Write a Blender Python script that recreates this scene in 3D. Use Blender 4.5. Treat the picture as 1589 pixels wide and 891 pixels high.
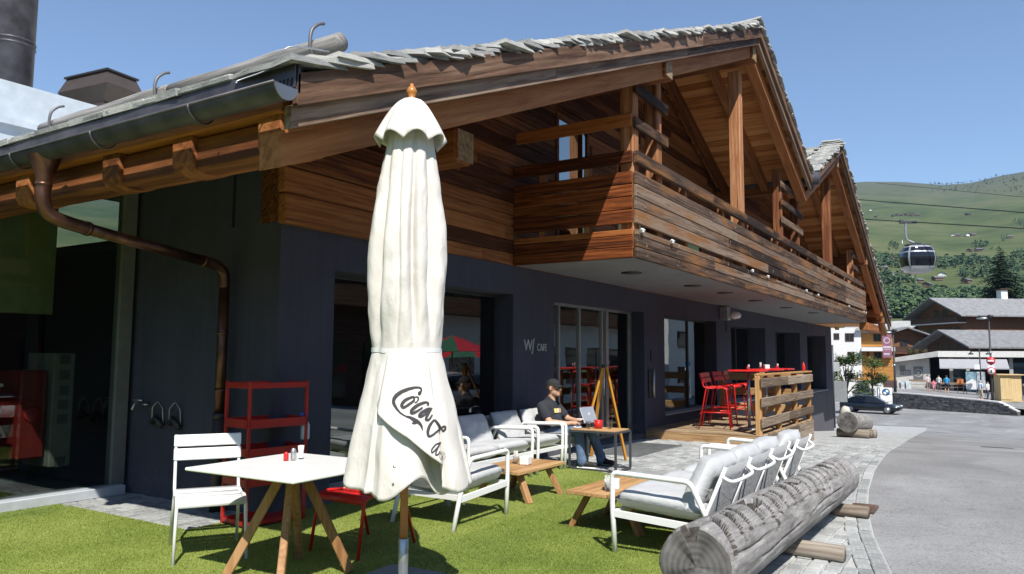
import bpy, bmesh, math, random
from math import sin, cos, pi, radians, hypot, atan2, sqrt
from mathutils import Vector, Matrix, noise
random.seed(7)
for o in list(bpy.data.objects): bpy.data.objects.remove(o)
S = bpy.context.scene
COL = S.collection

# ------------------------------------------------------------------ camera
# world axes: X runs along the cafe front away from the camera, Y runs into the building, Z up
YAW, PITCH, ROLL, FPX, CX, CY, EYE = 0.56215978, 0.09024753, 0.00602188, 1179.03, 794.5, 445.5, 1.5
_fw = Vector((cos(YAW)*cos(PITCH), sin(YAW)*cos(PITCH), sin(PITCH)))
_r0 = Vector((sin(YAW), -cos(YAW), 0)); _u0 = _r0.cross(_fw)
_rt = cos(ROLL)*_r0 + sin(ROLL)*_u0; _up = -sin(ROLL)*_r0 + cos(ROLL)*_u0
cam = bpy.data.cameras.new('camera'); camo = bpy.data.objects.new('camera', cam); COL.objects.link(camo)
M = Matrix((( _rt.x, _up.x, -_fw.x, 0), (_rt.y, _up.y, -_fw.y, 0), (_rt.z, _up.z, -_fw.z, EYE), (0, 0, 0, 1)))
camo.matrix_world = M
cam.sensor_width = 36; cam.lens = 36*FPX/1589; cam.clip_start = .05; cam.clip_end = 20000
S.camera = camo
# ------------------------------------------------------------------ light
SUN_AZ, SUN_EL = radians(44), radians(51.5)      # shadows run along (cos az, sin az)
to_sun = Vector((-cos(SUN_AZ)*cos(SUN_EL), -sin(SUN_AZ)*cos(SUN_EL), sin(SUN_EL)))
w = bpy.data.worlds.new('World'); S.world = w; w.use_nodes = True
nt = w.node_tree; nt.nodes.clear()
sky = nt.nodes.new('ShaderNodeTexSky'); sky.sky_type = 'NISHITA'; sky.sun_disc = False
sky.sun_elevation = SUN_EL; sky.sun_rotation = atan2(to_sun.x, to_sun.y)
sky.altitude = 1500; sky.air_density = 1.0; sky.dust_density = .0; sky.ozone_density = 2.0
bg = nt.nodes.new('ShaderNodeBackground'); bg.inputs['Strength'].default_value = .098
wo = nt.nodes.new('ShaderNodeOutputWorld')
nt.links.new(sky.outputs[0], bg.inputs[0]); nt.links.new(bg.outputs[0], wo.inputs[0])
sl = bpy.data.lights.new('sun', 'SUN'); sl.energy = 3.9; sl.angle = radians(.53); sl.color = (1, .955, .88)
so = bpy.data.objects.new('sun', sl); COL.objects.link(so)
so.rotation_euler = to_sun.to_track_quat('Z', 'Y').to_euler(); so.location = to_sun*50
S.view_settings.view_transform = 'Standard'; S.view_settings.look = 'None'
S.view_settings.exposure = .88; S.view_settings.gamma = 1
S.render.engine = 'CYCLES'
for k_, v_ in (('max_bounces', 6), ('diffuse_bounces', 3), ('glossy_bounces', 3), ('transmission_bounces', 3), ('transparent_max_bounces', 6), ('caustics_reflective', False), ('caustics_refractive', False)): setattr(S.cycles, k_, v_)

# ------------------------------------------------------------------ helpers
def ray(u, v): return _fw + _rt*((u-CX)/FPX) - _up*((v-CY)/FPX)
def U(u, v, D):
    d = ray(u, v); t = D/hypot(d.x, d.y); return Vector((d.x*t, d.y*t, d.z*t+EYE))
def onY(u, v, y):
    d = ray(u, v); t = y/d.y; return Vector((d.x*t, y, d.z*t+EYE))
def onZ(u, v, z):
    d = ray(u, v); t = (z-EYE)/d.z; return Vector((d.x*t, d.y*t, z))
def gz(x):                                   # the street falls away along X
    if x < 11: return 0.
    if x < 16: return -.073*(x-11)**2/10
    return max(-.1825-.073*(x-16), -3.05)

class MB:
    def __init__(s): s.v = []; s.f = []; s.m = []; s.sm = []; s.mi = 0; s.smooth = False
    def add(s, vs, fs, smooth=None):
        n = len(s.v); s.v += [tuple(p) for p in vs]
        for f in fs: s.f.append(tuple(i+n for i in f)); s.m.append(s.mi); s.sm.append(s.smooth if smooth is None else smooth)
        return s
    def box(s, c, d, mat=None, ch=0):
        x, y, z = d[0]/2, d[1]/2, d[2]/2; c = Vector(c)
        if ch <= 0:
            vs = [Vector((a*x, b*y, e*z)) for a in (-1, 1) for b in (-1, 1) for e in (-1, 1)]
            fs = [(0, 1, 3, 2), (4, 6, 7, 5), (0, 4, 5, 1), (2, 3, 7, 6), (0, 2, 6, 4), (1, 5, 7, 3)]
        else:
            b = bmesh.new(); bmesh.ops.create_cube(b, size=1)
            for q in b.verts: q.co = Vector((q.co.x*2*x, q.co.y*2*y, q.co.z*2*z))
            bmesh.ops.bevel(b, geom=list(b.edges), offset=min(ch, x*.9, y*.9, z*.9), segments=1, affect='EDGES')
            b.verts.index_update(); vs = [q.co.copy() for q in b.verts]; fs = [[q.index for q in f.verts] for f in b.faces]; b.free()
        if mat is not None: vs = [mat @ p for p in vs]
        return s.add([p+c for p in vs], fs, False)
    def b2(s, x0, x1, y0, y1, z0, z1, ch=0): return s.box(((x0+x1)/2, (y0+y1)/2, (z0+z1)/2), (abs(x1-x0), abs(y1-y0), abs(z1-z0)), None, ch)
    def beam(s, a, b, wd, ht, ch=0, up=(0, 0, 1)):
        a, b = Vector(a), Vector(b); d = b-a; L = d.length; d.normalize(); up = Vector(up)
        if abs(d.dot(up)) > .98: up = Vector((1, 0, 0))
        y = up.cross(d).normalized(); z = d.cross(y)
        m = Matrix((d, y, z)).transposed()
        return s.box((a+b)/2, (L, wd, ht), m, ch)
    def tube(s, pts, r, n=8, cap=True, closed=False):
        pts = [Vector(p) for p in pts]; k = len(pts); rs = r if isinstance(r, (list, tuple)) else [r]*k
        vs = []; fs = []; prev = None
        for i, p in enumerate(pts):
            if closed: d = pts[(i+1) % k]-pts[i-1]
            else: d = pts[min(i+1, k-1)]-pts[max(i-1, 0)]
            d.normalize()
            if prev is None:
                a = Vector((0, 0, 1)) if abs(d.z) < .9 else Vector((1, 0, 0)); x = a.cross(d).normalized()
            else:
                x = prev - d*prev.dot(d)
                x = x.normalized() if x.length > 1e-6 else Vector((1, 0, 0)).cross(d).normalized()
            prev = x; y = d.cross(x)
            for j in range(n):
                t = 2*pi*j/n; vs.append(p+(x*cos(t)+y*sin(t))*rs[i])
        for i in range(k if closed else k-1):
            for j in range(n):
                a = i*n+j; b = i*n+(j+1) % n; i2 = (i+1) % k
                fs.append((a, b, i2*n+(j+1) % n, i2*n+j))
        if cap and not closed: fs.append(tuple(reversed(range(n)))); fs.append(tuple((k-1)*n+j for j in range(n)))
        return s.add(vs, fs, True)
    def lathe(s, prof, n=16, c=(0, 0, 0), cap=True):
        c = Vector(c); vs = []; fs = []
        for r, z in prof:
            for j in range(n): t = 2*pi*j/n; vs.append(c+Vector((r*cos(t), r*sin(t), z)))
        k = len(prof)
        for i in range(k-1):
            for j in range(n): fs.append((i*n+j, i*n+(j+1) % n, (i+1)*n+(j+1) % n, (i+1)*n+j))
        if cap: fs.append(tuple(reversed(range(n)))); fs.append(tuple((k-1)*n+j for j in range(n)))
        return s.add(vs, fs, True)
    def prism(s, poly, ax, t0, t1):          # poly in the two other axes, extruded along ax
        n = len(poly)
        def P(a, b, t): return {'x': (t, a, b), 'y': (a, t, b), 'z': (a, b, t)}[ax]
        vs = [P(a, b, t0) for a, b in poly]+[P(a, b, t1) for a, b in poly]
        fs = [tuple(range(n)), tuple(reversed(range(n, 2*n)))]+[(i, n+i, n+(i+1) % n, (i+1) % n) for i in range(n)]
        return s.add(vs, fs, False)
    def ell(s, c, r, n=12, m=8, rot=None):
        c = Vector(c); vs = [Vector((0, 0, -1))]; fs = []
        for i in range(1, m):
            a = -pi/2+pi*i/m
            for j in range(n): t = 2*pi*j/n; vs.append(Vector((cos(a)*cos(t), cos(a)*sin(t), sin(a))))
        vs.append(Vector((0, 0, 1)))
        for j in range(n): fs.append((0, 1+(j+1) % n, 1+j))
        for i in range(m-2):
            for j in range(n): a = 1+i*n; fs.append((a+j, a+(j+1) % n, a+n+(j+1) % n, a+n+j))
        a = 1+(m-2)*n
        for j in range(n): fs.append((a+j, a+(j+1) % n, len(vs)-1))
        vs = [Vector((p.x*r[0], p.y*r[1], p.z*r[2])) for p in vs]
        if rot is not None: vs = [rot @ p for p in vs]
        return s.add([p+c for p in vs], fs, True)
    def mesh(s, name, mats, org=None, flip=True):
        me = bpy.data.meshes.new(name)
        o = Vector(org) if org is not None else Vector((0, 0, 0))
        me.from_pydata([tuple(Vector(p)-o) for p in s.v], [], s.f)
        for m in (mats if isinstance(mats, (list, tuple)) else [mats]):
            if m: me.materials.append(m)
        me.polygons.foreach_set('material_index', s.m); me.polygons.foreach_set('use_smooth', s.sm)
        if flip:
            b = bmesh.new(); b.from_mesh(me); bmesh.ops.recalc_face_normals(b, faces=b.faces); b.to_mesh(me); b.free()
        me.update(); return me
    def build(s, name, mats, parent=None, org=None, bevel=0, flip=True):
        if org is None and parent is not None and parent.get('_w'): org = parent['_w']
        me = s.mesh(name, mats, org, flip)
        return link(name, me, parent, bevel)
def link(name, me, parent=None, bevel=0):
    o = bpy.data.objects.new(name, me); COL.objects.link(o)
    if parent is not None:
        o.parent = parent
        if parent.get('_w') is not None: o['_w'] = parent['_w']
    if bevel:
        b = o.modifiers.new('bevel', 'BEVEL'); b.width = bevel; b.segments = 2; b.limit_method = 'ANGLE'; b.angle_limit = radians(40)
    return o
def tag(o, label=None, cat=None, group=None, kind=None):
    if label: o['label'] = label
    if cat: o['category'] = cat
    if group: o['group'] = group
    if kind: o['kind'] = kind
    return o
def thing(name, label, cat, loc=(0, 0, 0), rotz=0, group=None, world=False):
    o = bpy.data.objects.new(name, None); COL.objects.link(o); o.location = loc; o.rotation_euler = (0, 0, rotz)
    o.empty_display_size = .1
    if world: o['_w'] = tuple(loc)
    return tag(o, label, cat, group)
def copy_tree(o, parent=None):
    c = o.copy(); COL.objects.link(c); c.parent = parent
    for ch in [k for k in o.children]: copy_tree(ch, c)
    return c
def dup(o, loc, rz, label, group=None):
    c = copy_tree(o); c.location = loc; c.rotation_euler = (0, 0, rz); c['label'] = label
    if group: c['group'] = group
    return c
def rotz(a): return Matrix.Rotation(a, 3, 'Z')
def smooth_path(pts, n=6):
    P = [Vector(p) for p in pts]; out = []
    for i in range(len(P)-1):
        p0, p1, p2, p3 = P[max(i-1, 0)], P[i], P[i+1], P[min(i+2, len(P)-1)]
        for k in range(n):
            t = k/n
            out.append(.5*((2*p1)+(p2-p0)*t+(2*p0-5*p1+4*p2-p3)*t*t+(3*p1-p0-3*p2+p3)*t**3))
    out.append(P[-1]); return out
def corner_path(pts, r=.04, n=4):
    P = [Vector(p) for p in pts]; out = [P[0]]
    for i in range(1, len(P)-1):
        a = (P[i-1]-P[i]); b = (P[i+1]-P[i]); rr = min(r, a.length*.45, b.length*.45)
        a = P[i]+a.normalized()*rr; b = P[i]+b.normalized()*rr
        for k in range(n+1):
            t = k/n; out.append(a*(1-t)**2+P[i]*2*t*(1-t)+b*t*t)
    out.append(P[-1]); return out

# ------------------------------------------------------------------ materials
def newmat(name):
    m = bpy.data.materials.new(name); m.use_nodes = True
    t = m.node_tree; p = t.nodes['Principled BSDF']; return m, t, p
def nd(t, ty, **k):
    n = t.nodes.new(ty)
    for a, b in k.items(): setattr(n, a, b)
    return n
def mapping(t, scale, space='Object'):
    tc = nd(t, 'ShaderNodeTexCoord'); mp = nd(t, 'ShaderNodeMapping'); mp.inputs['Scale'].default_value = scale
    t.links.new(tc.outputs[space], mp.inputs[0]); return mp
def noi(t, vec, scale, detail=4, rough=.55, dist=0):
    n = nd(t, 'ShaderNodeTexNoise'); n.inputs['Scale'].default_value = scale; n.inputs['Detail'].default_value = detail
    n.inputs['Roughness'].default_value = rough; n.inputs['Distortion'].default_value = dist
    if vec is not None: t.links.new(vec, n.inputs['Vector'])
    return n
def ramp(t, fac, stops, interp='LINEAR'):
    r = nd(t, 'ShaderNodeValToRGB'); r.color_ramp.interpolation = interp; e = r.color_ramp.elements
    while len(e) < len(stops): e.new(.5)
    for i, (p, c) in enumerate(stops): e[i].position = p; e[i].color = (*c[:3], 1) if not isinstance(c, (int, float)) else (c, c, c, 1)
    t.links.new(fac, r.inputs[0]); return r
def mixc(t, fac, a, b, mode='MIX'):
    n = nd(t, 'ShaderNodeMix', data_type='RGBA', blend_type=mode)
    for i, x in ((0, fac), (6, a), (7, b)):
        if hasattr(x, 'is_linked') or hasattr(x, 'links'): t.links.new(x, n.inputs[i])
        else: n.inputs[i].default_value = x if i == 0 else (*x[:3], 1)
    return n.outputs[2]
def mth(t, op, a, b=0, c=None):
    n = nd(t, 'ShaderNodeMath', operation=op)
    for i, x in enumerate((a, b, c)):
        if x is None: continue
        if hasattr(x, 'links'): t.links.new(x, n.inputs[i])
        else: n.inputs[i].default_value = x
    return n.outputs[0]
def bump(t, p, h, strength=.3, dist=.01):
    b = nd(t, 'ShaderNodeBump'); b.inputs['Strength'].default_value = strength; b.inputs['Distance'].default_value = dist
    t.links.new(h, b.inputs['Height']); t.links.new(b.outputs[0], p.inputs['Normal'])
def plain(name, col, rough=.5, metal=0, var=.08, bmp=0, nscale=6, spec=None):
    m, t, p = newmat(name)
    mp = mapping(t, (1, 1, 1)); n = noi(t, mp.outputs[0], nscale, 5)
    a = tuple(max(0, c*(1-var*2)) for c in col); b = tuple(min(1, c*(1+var)) for c in col)
    r = ramp(t, n.outputs[0], [(.3, a), (.7, b)]); t.links.new(r.outputs[0], p.inputs['Base Color'])
    p.inputs['Roughness'].default_value = rough; p.inputs['Metallic'].default_value = metal
    if spec is not None: p.inputs['Specular IOR Level'].default_value = spec
    if bmp: n2 = noi(t, mp.outputs[0], nscale*12, 3); bump(t, p, n2.outputs[0], bmp, .004)
    return m
def wood(name, dark, mid, light, axis='x', fine=1., rough=.75, vary=.35, patch=None, pamt=.5, bmp=.45, rot=0):
    """grain stretched along one axis, each piece shifted by its own random number"""
    m, t, p = newmat(name)
    tc = nd(t, 'ShaderNodeTexCoord'); oi = nd(t, 'ShaderNodeObjectInfo')
    cb = nd(t, 'ShaderNodeCombineXYZ'); off = mth(t, 'MULTIPLY', oi.outputs['Random'], 37.)
    for i in range(3): t.links.new(off, cb.inputs[i])
    ad = nd(t, 'ShaderNodeVectorMath', operation='ADD'); t.links.new(tc.outputs['Object'], ad.inputs[0]); t.links.new(cb.outputs[0], ad.inputs[1])
    src = ad.outputs[0]
    if rot:
        rq = nd(t, 'ShaderNodeMapping'); rq.inputs['Rotation'].default_value = (0, rot, 0); t.links.new(src, rq.inputs[0]); src = rq.outputs[0]
    def mp(lo, hi):
        q = nd(t, 'ShaderNodeMapping'); sc = {'x': (lo, hi, hi), 'y': (hi, lo, hi), 'z': (hi, hi, lo)}[axis]
        q.inputs['Scale'].default_value = sc; t.links.new(src, q.inputs[0]); return q.outputs[0]
    g1 = noi(t, mp(.55*fine, 9*fine), 1.6, 5, .6, .9)     # broad figure
    wv = nd(t, 'ShaderNodeTexWave', wave_type='RINGS', rings_direction={'x': 'X', 'y': 'Y', 'z': 'Z'}[axis])
    wv.inputs['Scale'].default_value = 1.3*fine; wv.inputs['Distortion'].default_value = 9; wv.inputs['Detail'].default_value = 3; wv.inputs['Detail Scale'].default_value = 1.2
    t.links.new(mp(.35*fine, 5*fine), wv.inputs[0])
    g2 = noi(t, mp(2.2*fine, 70*fine), 2., 4, .65)        # fibre
    f = mth(t, 'ADD', mth(t, 'MULTIPLY', g1.outputs[0], .62), mth(t, 'MULTIPLY', wv.outputs[0], .08))
    f = mth(t, 'ADD', f, mth(t, 'MULTIPLY', g2.outputs[0], .32))
    f = mth(t, 'ADD', f, mth(t, 'MULTIPLY', mth(t, 'SUBTRACT', oi.outputs['Random'], .5), vary))
    r = ramp(t, f, [(.34, dark), (.52, mid), (.72, light)])
    c = r.outputs[0]
    if patch:
        n = noi(t, mp(.5, 3.2), 1.3, 5, .6); k = ramp(t, n.outputs[0], [(.56-.12*pamt, 0.), (.66, 1.)])
        c = mixc(t, k.outputs[0], c, mixc(t, g2.outputs[0], patch[0], patch[1]))
    cr = noi(t, mp(.7, 26), 1.5, 3, .5); crk = ramp(t, cr.outputs[0], [(.27, 0.), (.31, 1.)])   # drying cracks
    c = mixc(t, crk.outputs[0], tuple(x*.3 for x in dark), c)
    t.links.new(c, p.inputs['Base Color']); p.inputs['Roughness'].default_value = rough; p.inputs['Specular IOR Level'].default_value = .25
    hh = mth(t, 'ADD', mth(t, 'MULTIPLY', g2.outputs[0], .6), mth(t, 'MULTIPLY', crk.outputs[0], 1.2)); hh = mth(t, 'ADD', hh, mth(t, 'MULTIPLY', wv.outputs[0], .35))
    bump(t, p, hh, bmp, .006)
    return m
def glass(name, tint=(.25, .29, .28), f0=.12, rough=0.0, wob=.0):
    m = bpy.data.materials.new(name); m.use_nodes = True; t = m.node_tree; t.nodes.clear()
    o = nd(t, 'ShaderNodeOutputMaterial'); mx = nd(t, 'ShaderNodeMixShader'); tr = nd(t, 'ShaderNodeBsdfTransparent'); gl = nd(t, 'ShaderNodeBsdfGlossy')
    lw = nd(t, 'ShaderNodeLayerWeight'); lw.inputs[0].default_value = .5; tr.inputs[0].default_value = (*tint, 1); gl.inputs['Roughness'].default_value = rough
    f = mth(t, 'ADD', f0, mth(t, 'MULTIPLY', mth(t, 'POWER', lw.outputs['Facing'], 5.), 1-f0))
    gl.inputs['Color'].default_value = (.9, .95, .95, 1)
    if wob:
        mp = mapping(t, (1, 1, 1)); n = noi(t, mp.outputs[0], .8, 2); b = nd(t, 'ShaderNodeBump'); b.inputs['Strength'].default_value = wob; b.inputs['Distance'].default_value = .02
        t.links.new(n.outputs[0], b.inputs['Height']); t.links.new(b.outputs[0], gl.inputs['Normal'])
    t.links.new(f, mx.inputs[0]); t.links.new(tr.outputs[0], mx.inputs[1]); t.links.new(gl.outputs[0], mx.inputs[2]); t.links.new(mx.outputs[0], o.inputs[0])
    return m
MT = {}
MT['clad'] = wood('wood_cladding', (0.06, 0.0176, 0.00576), (0.2, 0.0689, 0.0216), (0.36, 0.147, 0.0504), 'x', 1, .7, .42)
MT['cladY'] = wood('wood_cladding_side', (0.05, 0.0118, 0.0036), (0.22, 0.0588, 0.0144), (0.42, 0.151, 0.0432), 'y', 1, .65, .42)
MT['grey'] = wood('weathered_plank', (.026, .015, .01), (.1, .062, .042), (.26, .19, .138), 'x', 1, .8, .5, ((.09, .034, .012), (.4, .19, .07)), .55)
for sg_, a_ in (('', 0), ('L', .389), ('R', -.389)): MT['barge'+sg_] = wood('barge_board_wood'+sg_, (0.06, 0.0306, 0.0197), (0.16, 0.09, 0.0558), (0.3, 0.198, 0.135), 'x', 1, .75, .25, rot=a_)
for sg_, a_ in (('', 0), ('L', .389), ('R', -.389)): MT['barge2'+sg_] = wood('barge_board_grey'+sg_, (0.05, 0.0297, 0.0197), (0.17, 0.108, 0.0738), (0.36, 0.261, 0.193), 'x', 1, .75, .25, rot=a_)
for sg_, a_ in (('', 0), ('L', .389), ('R', -.389)): MT['beam'+sg_] = wood('rafter_wood'+sg_, (0.11, 0.0353, 0.0115), (0.3, 0.109, 0.036), (0.45, 0.193, 0.072), 'x', .8, .7, .25, rot=a_)
MT['beamY'] = wood('purlin_wood', (0.09, 0.0286, 0.00936), (0.24, 0.084, 0.0274), (0.38, 0.151, 0.054), 'y', .8, .7, .25)
MT['soffit'] = wood('soffit_board', (0.36, 0.118, 0.0288), (0.62, 0.252, 0.0756), (0.74, 0.353, 0.13), 'y', 1, .7, .45)
MT['postw'] = wood('post_wood', (0.13, 0.042, 0.0158), (0.33, 0.134, 0.054), (0.55, 0.294, 0.158), 'z', 1, .75, .25)
MT['logend'] = plain('timber_end', (.36, .25, .15), .8, 0, .3, .5, 18)
def mat_navy():
    m, t, p = newmat('navy_render'); mp = mapping(t, (1, 1, 1)); n = noi(t, mp.outputs[0], 1.3, 6, .6); st = noi(t, mapping(t, (7, 7, .35)).outputs[0], 1.5, 4); f = noi(t, mp.outputs[0], 60, 4)
    k = mth(t, 'ADD', mth(t, 'MULTIPLY', n.outputs[0], .6), mth(t, 'MULTIPLY', st.outputs[0], .4)); r = ramp(t, k, [(.32, (.036, .037, .058)), (.5, (.047, .048, .074)), (.7, (.062, .063, .092))])
    sp = nd(t, 'ShaderNodeSeparateXYZ'); t.links.new(mp.outputs[0], sp.inputs[0])          # dried splashes along the foot of the wall
    hgt = mth(t, 'ADD', sp.outputs[2], mth(t, 'MULTIPLY', mth(t, 'SUBTRACT', noi(t, mp.outputs[0], 9, 5, .7).outputs[0], .5), .7)); d = ramp(t, hgt, [(.0, .35), (.28, 0.)])
    t.links.new(mixc(t, d.outputs[0], r.outputs[0], (.16, .155, .15)), p.inputs['Base Color']); p.inputs['Roughness'].default_value = .88; bump(t, p, mth(t, 'ADD', f.outputs[0], n.outputs[0]), .4, .006); return m
MT['navy'] = mat_navy()
MT['soffitgrey'] = plain('grey_soffit_paint', (.2, .2, .205), .85, 0, .06, .15, 3)
MT['copperdark'] = plain('oxidised_copper', (.085, .078, .088), .45, .25, .25, .1, 5)
MT['copper'] = plain('brown_copper', (.16, .08, .055), .36, .8, .3, .1, 6)
MT['alu'] = plain('brushed_aluminium', (.42, .42, .42), .38, .8, .06)
MT['steelgrey'] = plain('galvanised_steel', (.5, .52, .53), .4, .85, .12)
MT['white'] = plain('white_powder_coat', (.8, .8, .79), .38, 0, .02)
MT['tablewhite'] = plain('white_table_laminate', (.82, .82, .8), .3, 0, .015)
MT['red'] = plain('red_powder_coat', (.62, .02, .018), .35, 0, .06)
MT['reddark'] = plain('deep_red_lacquer', (.42, .02, .015), .4, 0, .08)
MT['teak'] = wood('teak', (.24, .12, .045), (.42, .235, .1), (.56, .35, .17), 'x', 1.6, .55, .25, None, .5, .2)
MT['teakZ'] = wood('oak_leg', (.22, .105, .04), (.36, .19, .08), (.47, .27, .13), 'z', 1.6, .55, .2, None, .5, .2)
MT['deck'] = wood('deck_board', (.14, .09, .05), (.3, .21, .125), (.46, .35, .23), 'y', 1.2, .75, .3, None, .5, .3)
MT['deckside'] = wood('deck_fascia_wood', (.14, .08, .04), (.32, .2, .1), (.48, .32, .18), 'x', 1.2, .75, .3)
MT['postnew'] = wood('fresh_post_wood', (.3, .15, .05), (.5, .28, .11), (.62, .4, .19), 'z', 1.2, .65, .2, None, .5, .2)
MT['railwood'] = wood('old_rail_board', (.1, .068, .045), (.22, .165, .115), (.4, .32, .24), 'x', 1.2, .8, .3)
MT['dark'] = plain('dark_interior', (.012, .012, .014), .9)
MT['blackrub'] = plain('black_plastic', (.02, .02, .022), .5)
MT['steelframe'] = plain('charcoal_steel', (.07, .075, .085), .45, .3)
MT['glass'] = glass('window_glass', (.3, .34, .34), .21, 0, .1)
MT['clearglass'] = glass('drinking_glass', (.9, .92, .92), .05)
MT['bluegrey'] = plain('pale_blue_grey_panel', (.52, .58, .64), .6)
def cushion_mat(name, col):
    m, t, p = newmat(name); mp = mapping(t, (1, 1, 1))
    n = noi(t, mp.outputs[0], 7, 5); f = noi(t, mp.outputs[0], 420, 2)
    r = ramp(t, n.outputs[0], [(.3, tuple(c*.88 for c in col)), (.7, col)]); t.links.new(r.outputs[0], p.inputs['Base Color'])
    p.inputs['Roughness'].default_value = .95; p.inputs['Sheen Weight'].default_value = .2
    h = mth(t, 'ADD', mth(t, 'MULTIPLY', f.outputs[0], .12), noi(t, mp.outputs[0], 11, 3, .5, 1.2).outputs[0]); bump(t, p, h, .5, .012); return m
MT['cushion'] = cushion_mat('light_grey_outdoor_fabric', (.5, .51, .515))
MT['sling'] = cushion_mat('grey_sling_fabric', (.36, .37, .38))
def stone(name, cols, scale=3, rough=.85):
    m, t, p = newmat(name); oi = nd(t, 'ShaderNodeObjectInfo'); mp = mapping(t, (1, 1, 1))
    g = nd(t, 'ShaderNodeNewGeometry')
    n = noi(t, mp.outputs[0], scale, 6, .65); n2 = noi(t, mp.outputs[0], scale*14, 4, .6)
    f = mth(t, 'ADD', n.outputs[0], mth(t, 'MULTIPLY', mth(t, 'SUBTRACT', g.outputs['Random Per Island'], .5), .35))
    f = mth(t, 'ADD', f, mth(t, 'MULTIPLY', mth(t, 'SUBTRACT', oi.outputs['Random'], .5), .3))
    r = ramp(t, f, [(.25, cols[0]), (.5, cols[1]), (.75, cols[2])])
    c = mixc(t, .35, r.outputs[0], n2.outputs[0], 'OVERLAY'); t.links.new(c, p.inputs['Base Color']); p.inputs['Roughness'].default_value = rough
    bump(t, p, mth(t, 'ADD', n2.outputs[0], n.outputs[0]), .6, .01); return m
MT['slab'] = stone('stone_roof_slab', ((.2, .205, .2), (.37, .37, .35), (.58, .57, .52)), 5)
MT['sett'] = stone('grey_stone_sett', ((.2, .205, .2), (.32, .33, .32), (.45, .455, .44)), 3)
MT['concrete'] = stone('concrete', ((.32, .32, .31), (.4, .4, .39), (.48, .475, .46)), .8)
# ------------------------------------------------------------------ ground, street, paving, turf
def interp(tab, x):
    if x <= tab[0][0]: a, b = tab[0], tab[1]
    elif x >= tab[-1][0]: a, b = tab[-2], tab[-1]
    else:
        for i in range(len(tab)-1):
            if tab[i][0] <= x <= tab[i+1][0]: a, b = tab[i], tab[i+1]; break
    return a[1]+(b[1]-a[1])*(x-a[0])/(b[0]-a[0])
KERB = [(-4, -2.6), (0, -1.35), (3, -.25), (4.6, .28), (6.04, .65), (7.29, .92), (8.5, 1.12), (9.7, 1.26), (11.37, 1.4), (13.87, 1.53), (18, 1.72), (25, 2.14), (40, 2.95), (59, 3.9)]
def yk(x): return interp(KERB, x)
RIDGE = [(-180, .2), (-90, .2), (-40, .22), (-15, .22), (-6, .214), (-2.2, .2065), (-.6, .204), (.6, .2), (2.2, .2005), (4.6, .2085), (7, .213), (9, .2125), (11, .2125), (30, .2), (90, .17), (180, .2)]
def hill(x, y):
    r = hypot(x, y); th = math.degrees(atan2(y, x))
    if r < 240: return -3.
    top = interp(RIDGE, th); R = 2600.
    t = min(1, (r-240)/(R-240)); z = -3+(top*R+4.5)*t**1.18
    z += t*(1-t)*4*(22*noise.noise((x/420, y/420, 3.1))+9*noise.noise((x/140, y/140, 7.7)))
    if r > R: z -= (r-R)*.12
    return z
def ground_h(x, y):
    r = hypot(x, y)
    a = gz(x)-.18
    if r < 150: return a
    if r < 240: k = (r-150)/90; return a*(1-k)-3.2*k
    return hill(x, y)
def mat_meadow():
    m, t, p = newmat('alpine_meadow'); mp = mapping(t, (1, 1, 1))
    a = noi(t, mp.outputs[0], .004, 6, .6); b = noi(t, mp.outputs[0], .022, 6, .7); c = noi(t, mp.outputs[0], .0016, 4)
    r = ramp(t, mth(t, 'ADD', mth(t, 'MULTIPLY', a.outputs[0], .6), mth(t, 'MULTIPLY', b.outputs[0], .4)), [(.36, (.04, .06, .022)), (.5, (.082, .104, .038)), (.64, (.138, .134, .064))])
    tc = nd(t, 'ShaderNodeTexCoord'); sp = nd(t, 'ShaderNodeSeparateXYZ'); t.links.new(tc.outputs['Object'], sp.inputs[0])
    hi = mth(t, 'ADD', mth(t, 'DIVIDE', sp.outputs[2], 620.), mth(t, 'MULTIPLY', mth(t, 'SUBTRACT', a.outputs[0], .5), .5))
    k = ramp(t, hi, [(.45, 0.), (.8, 1.)]); cc = mixc(t, k.outputs[0], r.outputs[0], mixc(t, b.outputs[0], (.05, .066, .036), (.125, .125, .072)))
    t.links.new(cc, p.inputs['Base Color']); p.inputs['Roughness'].default_value = .95; p.inputs['Specular IOR Level'].default_value = .1
    bump(t, p, b.outputs[0], .6, 6); return m
def make_ground():
    rs = [0, 2, 5, 9, 13, 17, 22, 28, 36, 46, 58, 70, 90, 120, 150, 200, 240]
    while rs[-1] < 2600: rs.append(rs[-1]+45+rs[-1]*.012)
    rs += [2640, 2750, 3000, 3600, 5000, 9000]
    ths = []; a = -180.
    while a < 180: ths.append(a); a += .35 if -14 < a < 16 else 4
    vs = []; fs = []; n = len(ths)
    for r in rs:
        for th in ths:
            x, y = r*cos(radians(th)), r*sin(radians(th)); vs.append((x, y, ground_h(x, y)))
    for i in range(len(rs)-1):
        for j in range(n): fs.append((i*n+j, i*n+(j+1) % n, (i+1)*n+(j+1) % n, (i+1)*n+j))
    b = MB(); b.add(vs, fs, True); o = b.build('ground', mat_meadow(), flip=False); tag(o, 'green alpine hillside and ground under the village', None, None, 'structure')
make_ground()
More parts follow.
